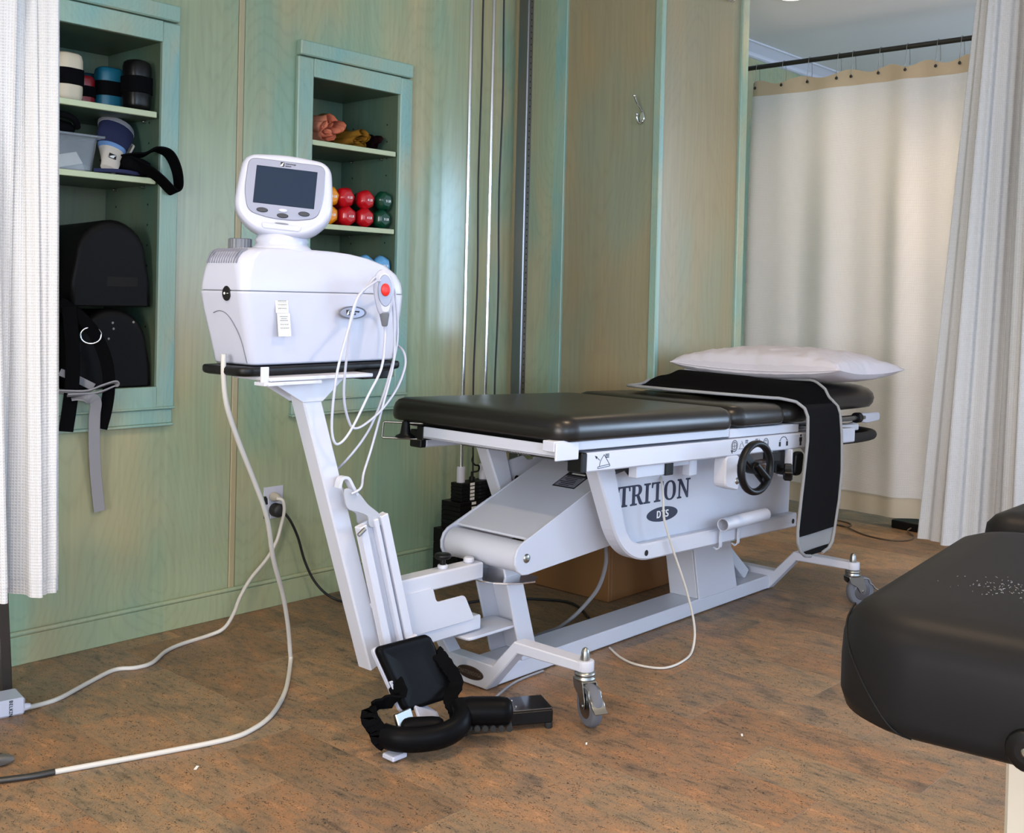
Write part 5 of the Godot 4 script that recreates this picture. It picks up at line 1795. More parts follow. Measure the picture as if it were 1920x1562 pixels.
# ---------------------------------------------------------------- pillow and belt on the table
func table_things() -> void:
	var mb := MB.new()
	var n := 44
	var wr := noise(51, 1.0, 3)
	var B := Transform3D(Basis(Vector3(0, 0, 1), deg_to_rad(-1.2)), Vector3(3.925, 0.783, -2.1))
	var ends := []
	for s in [1.0, -1.0]:
		var rows := []
		for a in n + 1:
			var row := PackedVector3Array()
			for b in n + 1:
				var u := -1.0 + 2.0 * a / n
				var v := -1.0 + 2.0 * b / n
				var eu := pow(maxf(0.0, 1.0 - pow(absf(u), 2.4)), 0.42)
				if u < 0.0:
					eu = lerpf(0.26, 1.0, eu)
				var e := eu * pow(maxf(0.0, 1.0 - pow(absf(v), 2.6)), 0.42)
				var pull := 1.0 - 0.07 * (1.0 - absf(u)) * absf(v) - 0.07 * (1.0 - absf(v)) * absf(u)
				var x := 0.285 * u * pull
				var z := 0.355 * v * pull
				var crease := wr.get_noise_2d(x * 9.0 + z * 16.0, z * 5.0 - x * 3.0) * 0.006 - absf(wr.get_noise_2d(x * 14.0 + z * 8.0 + 3.0, z * 9.0)) * 0.010
				var edge := smoothstep(0.0, 0.35, e)
				var h: float = s * e * (0.095 if s > 0 else 0.04) + crease * edge * (1.0 if s > 0 else 0.3)
				var lift := 0.035 + 0.018 * pow(absf(u * v), 2.0) + 0.012 * (v * 0.4 - u * 0.2)
				row.append(B * Vector3(x, h + lift, z))
			rows.append(row)
		mb.grid(rows, false)
		ends.append(rows[0])
	mb.grid(ends, false)
	var pl := thing("pillow", "white pillow lying on the head end of the traction table", "pillow", Vector3(3.925, 0.79, -2.1))
	part(pl, "case", mb, M("pillow_cloth"))
	mb = MB.new()
	var rim := PackedVector3Array()
	for k in 21:
		var v := -1.0 + 2.0 * k / 20.0
		rim.append(B * Vector3(-0.285 * (1.0 - 0.07 * (1.0 - absf(v))), 0.035 + 0.018 * v * v + 0.012 * (v * 0.4 + 0.2), 0.355 * v))
	mb.tube(rim, 0.003, 6)
	part(pl, "hem", mb, M("pillow_cloth"))
	# traction belt: lies over the pads under the pillow, one end hangs down the near side
	var t := thing("traction_belt", "wide black traction belt with grey trim hanging over the table side", "belt", Vector3(3.45, 0.23, -1.74))
	var line := []          # centre line over the pads, then down: y, z, x front, x back
	for q in [[0.764, -2.40, 3.42, 3.66], [0.766, -2.30, 3.15, 3.68], [0.767, -2.10, 3.115, 3.70], [0.765, -1.95, 3.16, 3.69], [0.762, -1.87, 3.235, 3.67], [0.757, -1.81, 3.33, 3.66], [0.747, -1.775, 3.385, 3.65], [0.727, -1.752, 3.40, 3.645], [0.70, -1.742, 3.402, 3.642], [0.62, -1.734, 3.39, 3.64], [0.50, -1.728, 3.36, 3.636], [0.40, -1.724, 3.335, 3.616], [0.33, -1.722, 3.318, 3.594], [0.293, -1.721, 3.316, 3.582], [0.262, -1.72, 3.333, 3.565], [0.243, -1.72, 3.365, 3.535], [0.235, -1.72, 3.41, 3.49]]:
		line.append(q)
	var sheet := func(k0: float, k1: float, in0: float, in1: float, off: float) -> Array:
		var rows := []
		var steps := int((k1 - k0) * 4)
		for s in steps + 1:
			var f := k0 + (k1 - k0) * s / steps
			var k := mini(int(f), line.size() - 2)
			var w := f - k
			var a: Array = line[k]
			var b: Array = line[k + 1]
			var row := PackedVector3Array()
			var y := lerpf(a[0], b[0], w)
			var z := lerpf(a[1], b[1], w)
			var dn := Vector2(b[1] - a[1], b[0] - a[0]).normalized()
			var nz := -dn.y
			var ny := dn.x
			for c in 25:
				var g := lerpf(in0, in1, c / 24.0)
				var x := lerpf(lerpf(a[2], b[2], w), lerpf(a[3], b[3], w), g)
				var tl := -0.0305 * (x - 3.4)
				var hang := smoothstep(6.0, 9.0, f)
				var bump := (0.006 * sin(g * 9.0 + f * 0.9) * (0.2 + g) + 0.048 * smoothstep(3.3, 3.62, x)) * (1.0 - smoothstep(4.0, 6.0, f)) + 0.004 * sin(g * 5.0 + f) * hang
				row.append(Vector3(x, y + tl * (1.0 - hang) + ny * (off + bump), z + nz * (off + bump * 0.4)))
			rows.append(row)
		return rows
	mb = MB.new()
	mb.grid(sheet.call(0.0, 8.0, 0.0, 1.0, 0.0))
	part(t, "body", mb, M("black_cloth"))
	mb = MB.new()
	mb.grid(sheet.call(6.5, 12.55, 0.03, 0.97, 0.003))
	part(t, "hook_fleece", mb, M("fleece_black", Color(0.035, 0.035, 0.045), 1.0, 0.0, 0.3), Transform3D(), "black hook and loop fleece")
	mb = MB.new()
	mb.grid(sheet.call(6.0, 16.0, 0.0, 1.0, -0.002))
	part(t, "backing", mb, M("grey_trim"))
	mb = MB.new()
	mb.grid(sheet.call(14.3, 15.8, 0.06, 0.94, 0.001))
	part(t, "end_tab", mb, M("fleece_black"))
	for g in [0.0, 1.0]:
		mb = MB.new()
		var p := PackedVector3Array()
		for row in sheet.call(0.0, 16.0, g, g, 0.003):
			p.append(row[0])
		mb.tube(p, 0.0055, 8)
		part(t, "edge_binding", mb, M("grey_trim"))

# ---------------------------------------------------------------- left cabinet contents
func cuff(label: String, at: Vector3, w: float, d: float, h: float, turn: float, m: Material, strap: Material, puff := 0.16) -> void:
	var B := Transform3D(Basis(Vector3.UP, deg_to_rad(turn)), at)
	var t := thing("cuff_weight", label, "cuff weight", at, "rolled cuff weights on the top shelf")
	var mb := MB.new()
	mb.slab(B, w, d, [[d * 0.18, 0.0], [d * 0.05, h * 0.03], [0.0, h * 0.12], [-d * 0.01, h * 0.3], [d * 0.03, h * 0.5], [-d * 0.01, h * 0.7], [0.0, h * 0.86], [d * 0.05, h * 0.96], [d * puff, h], [d * 0.3, h * 0.97], [d * 0.42, h * 0.94]], d * 0.42, 6)
	part(t, "roll", mb, m)
	mb = MB.new()
	mb.slab(B * at3(0, h * 0.34, 0), w + 0.006, d + 0.006, [[0.004, 0.0], [0.0, 0.001], [0.0, h * 0.33], [0.004, h * 0.335]], d * 0.42, 6)
	part(t, "strap", mb, strap)

func left_cabinet_things() -> void:
	var y := 1.6255
	cuff("cream cuff weight with black strap on the top left shelf", Vector3(1.525, y, -3.19), 0.085, 0.075, 0.145, 8, M("cream_vinyl", Color(0.74, 0.69, 0.60), 0.5), M("black_cloth"))
	cuff("small red cuff weight between the cream and teal ones", Vector3(1.612, y, -3.26), 0.06, 0.06, 0.10, 0, M("dark_red_vinyl", Color(0.48, 0.05, 0.09), 0.4), M("black_cloth"))
	cuff("low teal cuff weight behind the red one", Vector3(1.665, y, -3.34), 0.055, 0.055, 0.125, 0, M("dark_teal_vinyl", Color(0.04, 0.25, 0.30), 0.5), M("black_cloth"))
	cuff("teal blue cuff weight beside the black one", Vector3(1.69, y, -3.25), 0.09, 0.07, 0.135, 0, M("teal_vinyl", Color(0.05, 0.34, 0.42), 0.45), M("black_cloth"))
	cuff("black shiny cuff weight at the right end of the top shelf", Vector3(1.735, y, -3.165), 0.082, 0.08, 0.155, 14, M("black_gloss", Color(0.05, 0.046, 0.046), 0.3, 0.0, 0.35), M("black_cloth"))
	# clear plastic bin
	y = 1.4205
	var t := thing("plastic_bin", "clear plastic bin holding papers on the second shelf", "storage bin", Vector3(1.50, y, -3.2))
	var mb := MB.new()
	var C := at3(1.50, y, -3.21)
	mb.loft([MB.rrect(C, 0.082, 0.075, 0.02, 0.001), MB.rrect(C, 0.085, 0.078, 0.02, 0.004), MB.rrect(C, 0.096, 0.088, 0.022, 0.098), MB.rrect(C, 0.104, 0.096, 0.025, 0.10), MB.rrect(C, 0.105, 0.097, 0.025, 0.108), MB.rrect(C, 0.094, 0.086, 0.022, 0.108), MB.rrect(C, 0.082, 0.075, 0.02, 0.006)], true, true)
	var clear := M("clear_plastic", Color(0.60, 0.64, 0.68, 0.2), 0.2)
	clear.transparency = BaseMaterial3D.TRANSPARENCY_ALPHA
	part(t, "tub", mb, clear)
	mb = MB.new()
	mb.tube(smooth([C * Vector3(0.105, 0.104, -0.09), C * Vector3(0.105, 0.104, 0.085), C * Vector3(0.095, 0.104, 0.097), C * Vector3(0.0, 0.104, 0.097), C * Vector3(-0.09, 0.104, 0.097)], 4), 0.004, 8)
	part(t, "rim", mb, clear)
	for d in [[Vector3(1.505, y + 0.03, -3.17), 14.0, "folded white paper in the front of the clear bin"], [Vector3(1.53, y + 0.016, -3.19), -6.0, "white paper slip lying low in the clear bin"]]:
		mb = MB.new()
		mb.box(Transform3D(Basis(Vector3(0, 0, 1), deg_to_rad(d[1])) * Basis(Vector3(1, 0, 0), deg_to_rad(55)), d[0]), Vector3(0.11, 0.002, 0.045), 0.0005)
		solo("paper_slip", mb, M("paper"), d[2], "paper")
	mb = MB.new()
	mb.slab(at3(1.49, y + 0.108, -3.24), 0.15, 0.12, [[0.03, 0.0], [0.005, 0.008], [0.0, 0.025], [0.012, 0.04], [0.04, 0.048]], 0.04, 6)
	mb.tube(smooth([Vector3(1.47, y + 0.15, -3.18), Vector3(1.50, y + 0.165, -3.17), Vector3(1.54, y + 0.155, -3.17), Vector3(1.56, y + 0.135, -3.19)], 5), 0.01, 8)
	solo("folded_pad", mb, M("black_cloth"), "dark folded pads piled on top of the clear bin", "pads")
	# wrist brace: navy sleeve with a cream end carrying a square mark
	t = thing("wrist_brace", "navy blue and cream wrist brace leaning beside the clear bin", "brace", Vector3(1.66, y, -3.18))
	var a := Vector3(1.628, y + 0.014, -3.125)
	var b := Vector3(1.715, y + 0.165, -3.25)
	var d := (b - a).normalized()
	var sx := d.cross(Vector3(0, 0.6, 0.8)).normalized()
	var nn := sx.cross(d).normalized()
	var tubeish := func(f0: float, f1: float, grow: float) -> MB:
		var q := MB.new()
		var rings := []
		for k in 11:
			var f := lerpf(f0, f1, k / 10.0)
			var wdt := lerpf(0.026, 0.054, smoothstep(0.0, 0.85, f)) + grow
			var thk := lerpf(0.013, 0.028, f) + grow
			var ring := PackedVector3Array()
			for c in 20:
				var an := TAU * c / 20.0
				ring.append(a.lerp(b, f) + sx * cos(an) * wdt * (1.0 + 0.06 * sin(an * 3.0 + f * 9.0)) + nn * sin(an) * thk)
			rings.append(ring)
		q.loft(rings)
		return q
	part(t, "cream_end", tubeish.call(0.0, 0.43, 0.0), M("cream_cloth", Color(0.76, 0.72, 0.67), 0.9))
	part(t, "blue_band", tubeish.call(0.40, 0.48, 0.0012), M("pale_blue_cloth", Color(0.42, 0.56, 0.74), 0.9))
	part(t, "navy_sleeve", tubeish.call(0.46, 0.93, 0.001), M("navy_cloth", Color(0.10, 0.12, 0.26), 0.9))
	part(t, "grey_cuff", tubeish.call(0.92, 1.0, 0.003), M("grey_webbing"))
	mb = MB.new()
	var mk := Transform3D(Basis(sx, d, sx.cross(d)), a.lerp(b, 0.2) + nn * 0.0172 * (1.0 if nn.z > 0 else -1.0))
	if mk.basis.z.z < 0:
		mk.basis = Basis(-sx, d, (-sx).cross(d))
	mb.box(mk, Vector3(0.022, 0.021, 0.001), 0.0)
	var sq := part(t, "mark", mb, M("black_ink"))
	mb = MB.new()
	mb.prism(smooth2([Vector2(-0.01, -0.007), Vector2(0.0, 0.003), Vector2(0.0105, 0.0075), Vector2(0.005, 0.0), Vector2(0.003, -0.008)], 3), mk * at3(0, 0, 0.0007), 0.0006, 0.0)
	part(sq, "sweep", mb, M("white_ink"))
	# white brace edge and folded navy band under it
	mb = MB.new()
	mb.band(smooth([Vector3(1.70, y + 0.03, -3.19), Vector3(1.735, y + 0.085, -3.2), Vector3(1.745, y + 0.10, -3.21), Vector3(1.735, y + 0.10, -3.24), Vector3(1.70, y + 0.06, -3.25)], 5), [Vector3(0.2, 0.3, 0.9)], 0.02, 0.006)
	solo("brace_strap", mb, M("cream_cloth"), "cream looped strap standing behind the navy brace", "strap")
	mb = MB.new()
	mb.band(smooth([Vector3(1.60, y + 0.006, -3.16), Vector3(1.66, y + 0.008, -3.13), Vector3(1.71, y + 0.006, -3.14), Vector3(1.74, y + 0.01, -3.19)], 6), [Vector3(0, 0.1, 1)], 0.05, 0.01)
	solo("folded_band", mb, M("navy_cloth"), "navy band lying flat on the shelf under the cream brace end", "band")
	# black belt hanging over the shelf edge
	mb = MB.new()
	var p := smooth([Vector3(1.66, y + 0.045, -3.22), Vector3(1.70, y + 0.06, -3.16), Vector3(1.735, y + 0.07, -3.12), Vector3(1.765, y + 0.085, -3.09), Vector3(1.80, y + 0.075, -3.08), Vector3(1.826, y + 0.03, -3.078), Vector3(1.832, y - 0.02, -3.075), Vector3(1.82, y - 0.042, -3.072), Vector3(1.80, y - 0.035, -3.068), Vector3(1.765, y - 0.005, -3.07), Vector3(1.735, y + 0.02, -3.09), Vector3(1.70, y + 0.045, -3.13)], 6)
	mb.band(p, [Vector3(0.1, 0.25, 1)], 0.045, 0.005)
	solo("black_belt", mb, M("black_cloth"), "black webbing belt looping over the shelf edge", "belt")
	mb = MB.new()
	mb.slab(Transform3D(Basis(Vector3(0, 0, 1), deg_to_rad(-12)), Vector3(1.715, y + 0.008, -3.14)), 0.10, 0.07, [[0.02, 0.0], [0.003, 0.008], [0.0, 0.025], [0.01, 0.045], [0.025, 0.052]], 0.025, 6)
	solo("folded_belt", mb, M("black_cloth"), "black folded belt under the hanging loop", "belt")
	# two moulded black bolsters
	for q in [[1.645, 1.022, -3.125, 0.262, 0.262, true, "upper black moulded bolster with a slot handle"], [1.655, 0.776, -3.13, 0.262, 0.24, false, "lower black moulded bolster with dented face"]]:
		t = thing("bolster", q[6], "bolster", Vector3(q[0], q[1], q[2] - 0.15), "black bolsters in the left cabinet")
		var w: float = q[3] / 2.0
		var h: float = q[4]
		var arch := []
		arch.append(Vector2(-w, 0.0))
		arch.append(Vector2(-w * 0.97, h * 0.3))
		for k in 15:
			var an := PI - PI * k / 14.0
			arch.append(Vector2(cos(an) * w * 0.86, h - w * 0.86 * 1.0 + sin(an) * w * 0.86))
		arch.append(Vector2(w * 0.97, h * 0.3))
		arch.append(Vector2(w, 0.0))
		var rings := []
		for s in [[0.0, 0.88, 0.004], [0.001, 0.94, 0.002], [0.006, 0.975, 0.001], [0.016, 1.0, 0.0], [0.14, 0.985, 0.0], [0.30, 0.97, 0.0]]:
			var ring := PackedVector3Array()
			for pt in arch:
				ring.append(Vector3(q[0] + pt.x * s[1], q[1] + maxf(pt.y * s[1], 0.0) + s[2], q[2] - s[0]))
			rings.append(ring)
		mb = MB.new()
		mb.loft(rings)
		var bd := part(t, "body", mb, M("black_moulded", Color(0.065, 0.06, 0.06), 0.45, 0.0, 0.2))
		if q[5]:
			mb = MB.new()
			mb.lohi(Vector3(1.629, 1.083, -3.127), Vector3(1.728, 1.113, -3.124), 0.001)
			part(bd, "handle_slot", mb, M("slot_black", Color(0.015, 0.015, 0.015), 0.9))
		else:
			mb = MB.new()
			for e in [[1.655, 0.955], [1.64, 0.925], [1.625, 0.902], [1.652, 0.973], [1.72, 0.975]]:
				mb.lathe(turned(Vector3(1, 0, 0), 90, Vector3(e[0], e[1], -3.1305)), [[0.004, 0.0], [0.0035, 0.0012], [0.001, 0.0014]], 8)
			part(bd, "dent", mb, M("scuff_grey"))
	# harness straps hanging out of the cabinet
	t = thing("harness", "black harness with ring buckle and grey straps hanging out of the left cabinet", "harness", Vector3(1.56, 0.5, -3.08))
	mb = MB.new()
	mb.band(smooth([Vector3(1.47, 1.03, -3.13), Vector3(1.53, 0.99, -3.09), Vector3(1.575, 0.93, -3.075), Vector3(1.603, 0.86, -3.07), Vector3(1.612, 0.79, -3.07), Vector3(1.61, 0.72, -3.08), Vector3(1.60, 0.66, -3.09)], 6), [Vector3(0.75, 0.3, 0.5)], 0.035, 0.005)
	mb.band(smooth([Vector3(1.50, 1.02, -3.10), Vector3(1.505, 0.9, -3.085), Vector3(1.505, 0.78, -3.085), Vector3(1.49, 0.66, -3.085)], 6), [Vector3(1, 0, 0.3)], 0.04, 0.005)
	mb.band(smooth([Vector3(1.48, 1.035, -3.115), Vector3(1.53, 1.0, -3.10), Vector3(1.56, 0.965, -3.09), Vector3(1.575, 0.945, -3.085)], 5), [Vector3(0.5, 0.7, 0.4)], 0.03, 0.004)
	part(t, "black_strap", mb, M("black_cloth"))
	mb = MB.new()
	var ringp := PackedVector3Array()
	for k in 25:
		ringp.append(Vector3(1.558 + 0.026 * cos(TAU * k / 24.0), 0.938 + 0.024 * sin(TAU * k / 24.0), -3.08 + 0.012 * cos(TAU * k / 24.0)))
	mb.tube(ringp, 0.0032, 8, false)
	part(t, "ring", mb, M("chrome"))
	mb = MB.new()
	mb.band(smooth([Vector3(1.47, 0.775, -3.10), Vector3(1.53, 0.775, -3.06), Vector3(1.575, 0.79, -3.05), Vector3(1.615, 0.80, -3.05), Vector3(1.626, 0.792, -3.055), Vector3(1.61, 0.782, -3.06), Vector3(1.56, 0.768, -3.06), Vector3(1.49, 0.765, -3.08)], 6), [Vector3(0.1, 0.4, 0.9)], 0.022, 0.004)
	mb.band(smooth([Vector3(1.49, 0.83, -3.13), Vector3(1.53, 0.81, -3.11), Vector3(1.57, 0.785, -3.08)], 5), [Vector3(0.4, 0.7, 0.5)], 0.022, 0.004)
	part(t, "grey_loop", mb, M("grey_webbing"))
	mb = MB.new()
	mb.band(smooth([Vector3(1.50, 0.755, -3.075), Vector3(1.535, 0.757, -3.062), Vector3(1.56, 0.752, -3.062), Vector3(1.572, 0.735, -3.07), Vector3(1.575, 0.70, -3.082), Vector3(1.582, 0.62, -3.095), Vector3(1.594, 0.52, -3.105), Vector3(1.61, 0.41, -3.11)], 6), [Vector3(0, 0, 1), Vector3(0.2, 0, 1), Vector3(0.4, 0, 1)] if false else [Vector3(1, 0.12, 0.1)], 0.034, 0.003)
	part(t, "grey_tail", mb, M("grey_webbing"))

# ---------------------------------------------------------------- right cabinet contents
func right_cabinet_things() -> void:
	var kinds := [["red", "red_vinyl", 2.549, 1.427, 8.0, "upper left red dumbbell on the middle shelf", "4 LB"], ["red", "red_vinyl", 2.644, 1.425, 22.0, "upper red dumbbell next to the green pair", "4 LB"], ["red", "red_vinyl", 2.558, 1.3595, 30.0, "lower left red dumbbell on the middle shelf", "4 LB"], ["red", "red_vinyl", 2.643, 1.3595, 30.0, "lower red dumbbell next to the green pair", "4 LB"], ["green", "green_vinyl", 2.733, 1.428, 50.0, "upper dark green dumbbell at the right of the shelf", "5 LB"], ["green", "green_vinyl", 2.725, 1.3595, 30.0, "lower dark green dumbbell at the right of the shelf", "5 LB"], ["yellow", "yellow_vinyl", 2.478, 1.425, 12.0, "upper yellow dumbbell half hidden by the screen head", "3 LB"], ["yellow", "yellow_vinyl", 2.474, 1.3595, 30.0, "lower yellow dumbbell half hidden by the screen head", "3 LB"], ["blue", "blue_vinyl", 2.728, 1.186, 40.0, "light blue dumbbell behind the hand switch", "2 LB"], ["blue", "blue_vinyl", 2.65, 1.186, 30.0, "light blue dumbbell behind the traction unit's shoulder", "2 LB"]]
	for d in kinds:
		dumbbell(d)
	# rolled latex bands
	band_roll("peach coloured rolled exercise band on the top shelf", Vector3(2.475, 1.6135, -3.19), M("peach_latex", Color(0.88, 0.56, 0.44), 0.5), 0.062, 1.0)
	band_roll("mustard rolled exercise band behind the peach one", Vector3(2.585, 1.6135, -3.31), M("mustard_latex", Color(0.60, 0.43, 0.14), 0.5), 0.082, 2.2)
	band_roll("small mustard folded band beside the peach one", Vector3(2.605, 1.6135, -3.18), M("mustard_latex"), 0.04, 3.1)
	band_roll("dark maroon rolled band at the right of the top shelf", Vector3(2.70, 1.6135, -3.23), M("maroon_latex", Color(0.16, 0.075, 0.09), 0.4), 0.042, 4.0)

func dumbbell(d: Array) -> void:
	var z := -3.15
	var c := Vector3(d[2], d[3], z)
	var t := thing("dumbbell", d[5], "dumbbell", c, d[0] + " dumbbells in the right cabinet")
	var m: Material = M(d[1])
	var hexes := func(z0: float, z1: float) -> MB:
		var q := MB.new()
		var rings := []
		for s in [[0.0, 0.55], [0.0015, 0.68], [0.009, 0.88], [0.018, 0.98], [0.026, 1.0], [0.034, 0.98], [0.043, 0.88], [0.05, 0.6]]:
			var ring := PackedVector3Array()
			var sm: float = 0.55 if s[1] > 0.9 else 0.8
			for k in 24:
				var a := TAU * k / 24.0
				var hexr := cos(PI / 6.0) / cos(fposmod(a, PI / 3.0) - PI / 6.0)
				var r: float = 0.0388 * s[1] * lerpf(hexr, 0.965, 1.0 - sm)
				var b := a + deg_to_rad(d[4])
				ring.append(Vector3(c.x + cos(b) * r, c.y + sin(b) * r, lerpf(z0, z1, s[0] / 0.05)))
			rings.append(ring)
		q.loft(rings)
		return q
	var h1 := part(t, "head", hexes.call(z + 0.026, z - 0.024), m)
	part(t, "head", hexes.call(z - 0.11, z - 0.16), m)
	var mb := MB.new()
	mb.cyl(Vector3(c.x, c.y, z - 0.02), Vector3(c.x, c.y, z - 0.115), 0.0135, 14)
	part(t, "handle", mb, m)
	text(h1, d[6], 0.0085, at3(c.x + 0.004, c.y - 0.001, z + 0.0262), M("white_ink"))

func band_roll(label: String, at: Vector3, m: Material, r: float, sd: float) -> void:
	var t := thing("exercise_band", label, "exercise band", at, "exercise bands on the top shelf")
	var mb := MB.new()
	# crumpled spiral of sheet, axis towards the viewer
	for q in 3:
		var rows := []
		for a in 9:
			var row := PackedVector3Array()
			for k in 31:
				var an := TAU * k / 30.0 * (1.6 - q * 0.25) + sd + q * 1.7
				var rr := r * (0.98 - 0.26 * q) * (0.72 + 0.28 * cos(an * 2.5 + sd * 2.0 + q)) * (1.0 - 0.12 * k / 30.0) * (1.0 + 0.05 * sin(a * 1.3 + k))
				row.append(Vector3(at.x + cos(an) * rr * 1.1, at.y + r * 0.93 + sin(an) * rr * 0.9, at.z + 0.055 - a * 0.02 + 0.012 * sin(an * 3.0 + q)))
			rows.append(row)
		mb.grid(rows)
	var lo := 1e9
	for p in mb.v:
		lo = minf(lo, p.y)
	for k in mb.v.size():
		mb.v[k].y += at.y + 0.0005 - lo
	part(t, "rolled_sheet", mb, m)

# ---------------------------------------------------------------- cords, outlet and what stands on the floor
func cord(called: String, label: String, pts: Array, r: float, m: Material) -> Node3D:
	var mb := MB.new()
	mb.tube(smooth(pts, 6), r, 10)
	return solo(called, mb, m, label, "cord")

func cords_and_floor_things() -> void:
	# outlet with a broken cover plate
	var t := thing("wall_outlet", "white wall outlet with a chipped plate above the baseboard", "outlet", Vector3(2.245, 0.36, WALL_Z))
	var mb := MB.new()
	mb.prism(PackedVector2Array([Vector2(2.204, 0.412), Vector2(2.284, 0.412), Vector2(2.282, 0.302), Vector2(2.232, 0.302), Vector2(2.224, 0.345), Vector2(2.221, 0.372), Vector2(2.214, 0.381), Vector2(2.204, 0.383)]), xy(-3.1225), 0.005, 0.0015)
	part(t, "cover_plate", mb, M("white_plastic"))
	mb = MB.new()
	mb.lohi(Vector3(2.216, 0.30, -3.126), Vector3(2.227, 0.352, -3.1215), 0.001)
	part(t, "broken_piece", mb, M("white_plastic"))
	mb = MB.new()
	mb.lohi(Vector3(2.208, 0.305, -3.1275), Vector3(2.27, 0.38, -3.1245), 0.0)
	part(t, "box_gap", mb, M("dark_rubber"))
	mb = MB.new()
	for y in [0.378, 0.333]:
		mb.prism(circle2(Vector2(2.245, y), 0.017, 20, 0.015), xy(-3.119), 0.004, 0.001)
	part(t, "socket", mb, M("white_plastic"))
	# white cord from the outlet to the power strip
	var c1 := thing("extension_cord", "off white cord from the outlet snaking along the baseboard to the power strip", "cord", Vector3(1.8, 0, -2.95))
	mb = MB.new()
	mb.tube(smooth([Vector3(2.232, 0.376, -3.085), Vector3(2.246, 0.37, -3.072), Vector3(2.256, 0.335, -3.075), Vector3(2.255, 0.281, -3.09), Vector3(2.237, 0.229, -3.09), Vector3(2.192, 0.178, -3.08), Vector3(2.116, 0.129, -3.06), Vector3(2.055, 0.084, -3.03), Vector3(2.006, 0.05, -2.99), Vector3(1.951, 0.02, -2.96), Vector3(1.899, 0.006, -2.967), Vector3(1.796, 0.006, -2.95), Vector3(1.725, 0.006, -2.92), Vector3(1.647, 0.006, -2.858), Vector3(1.594, 0.006, -2.852), Vector3(1.542, 0.006, -2.876), Vector3(1.45, 0.006, -2.834), Vector3(1.34, 0.006, -2.775), Vector3(1.286, 0.006, -2.764), Vector3(1.23, 0.016, -2.742)], 6), 0.006, 10)
	part(c1, "cable", mb, M("white_cord"))
	mb = MB.new()
	mb.lathe(Transform3D(Basis(Vector3(1, 0, 0), deg_to_rad(90)), Vector3(2.24, 0.378, -3.117)), [[0.016, 0.0], [0.0155, 0.012], [0.011, 0.028], [0.007, 0.036]], 18)
	part(c1, "plug", mb, M("cream_plastic", Color(0.70, 0.67, 0.62), 0.5))
	# black cord behind the mast
	c1 = thing("mains_cable", "black cord and round plug hanging from the outlet behind the mast", "cord", Vector3(2.4, 0, -3.05))
	mb = MB.new()
	mb.tube(smooth([Vector3(2.262, 0.325, -3.085), Vector3(2.287, 0.293, -3.08), Vector3(2.323, 0.231, -3.085), Vector3(2.352, 0.149, -3.085), Vector3(2.383, 0.08, -3.075), Vector3(2.413, 0.032, -3.05), Vector3(2.443, 0.006, -3.019), Vector3(2.45, 0.005, -2.954), Vector3(2.457, 0.005, -2.781), Vector3(2.60, 0.005, -2.70), Vector3(2.85, 0.005, -2.65), Vector3(3.02, 0.005, -2.45), Vector3(2.92, 0.005, -2.27)], 6), 0.0045, 10)
	part(c1, "cable", mb, M("black_cord"))
	mb = MB.new()
	mb.lathe(Transform3D(Basis(Vector3(1, 0, 0), deg_to_rad(90)), Vector3(2.245, 0.333, -3.117)), [[0.022, 0.0], [0.0235, 0.004], [0.0235, 0.028], [0.02, 0.036], [0.01, 0.038]], 20)
	part(c1, "plug", mb, M("dark_plug", Color(0.12, 0.12, 0.125), 0.5))
	# the unit's own cord
	c1 = thing("mains_cable", "thick white cord falling from the traction unit and curving over the floor", "cord", Vector3(1.6, 0, -2.35))
	mb = MB.new()
	mb.tube(smooth([Vector3(1.409, 0.935, -2.16), Vector3(1.413, 0.885, -2.165), Vector3(1.44, 0.812, -2.19), Vector3(1.505, 0.717, -2.235), Vector3(1.59, 0.605, -2.29), Vector3(1.663, 0.502, -2.34), Vector3(1.744, 0.365, -2.42), Vector3(1.835, 0.24, -2.5), Vector3(1.895, 0.131, -2.555), Vector3(1.93, 0.045, -2.59), Vector3(1.925, 0.008, -2.58), Vector3(1.787, 0.0065, -2.414), Vector3(1.662, 0.0065, -2.299), Vector3(1.565, 0.0065, -2.25), Vector3(1.486, 0.0065, -2.245), Vector3(1.341, 0.0065, -2.285), Vector3(1.218, 0.0065, -2.324), Vector3(1.09, 0.0065, -2.365)], 6), 0.0062, 10)
	part(c1, "cable", mb, M("white_cord"))
	mb = MB.new()
	mb.tube(smooth([Vector3(1.125, 0.007, -2.354), Vector3(1.08, 0.007, -2.367), Vector3(1.023, 0.007, -2.394), Vector3(0.969, 0.007, -2.426), Vector3(0.85, 0.007, -2.5)], 5), 0.0085, 10, true, 0.8)
	part(c1, "tape_wrap", mb, M("tape_grey", Color(0.17, 0.165, 0.16), 0.35), Transform3D(), "dark shiny tape wrapped round the cord end")
	cord("pendant_cord", "thin cream cord looping down from the table side to the floor", [Vector3(2.90, 0.565, -2.0), Vector3(2.839, 0.54, -1.95), Vector3(2.79, 0.54, -1.905), Vector3(2.755, 0.50, -1.872), Vector3(2.75, 0.44, -1.864), Vector3(2.761, 0.40, -1.862), Vector3(2.805, 0.315, -1.86), Vector3(2.866, 0.187, -1.85), Vector3(2.898, 0.076, -1.84), Vector3(2.875, 0.012, -1.83), Vector3(2.786, 0.005, -1.803), Vector3(2.687, 0.005, -1.806), Vector3(2.653, 0.005, -1.877), Vector3(2.671, 0.005, -1.953), Vector3(2.72, 0.005, -2.03)], 0.0036, M("white_cord"))
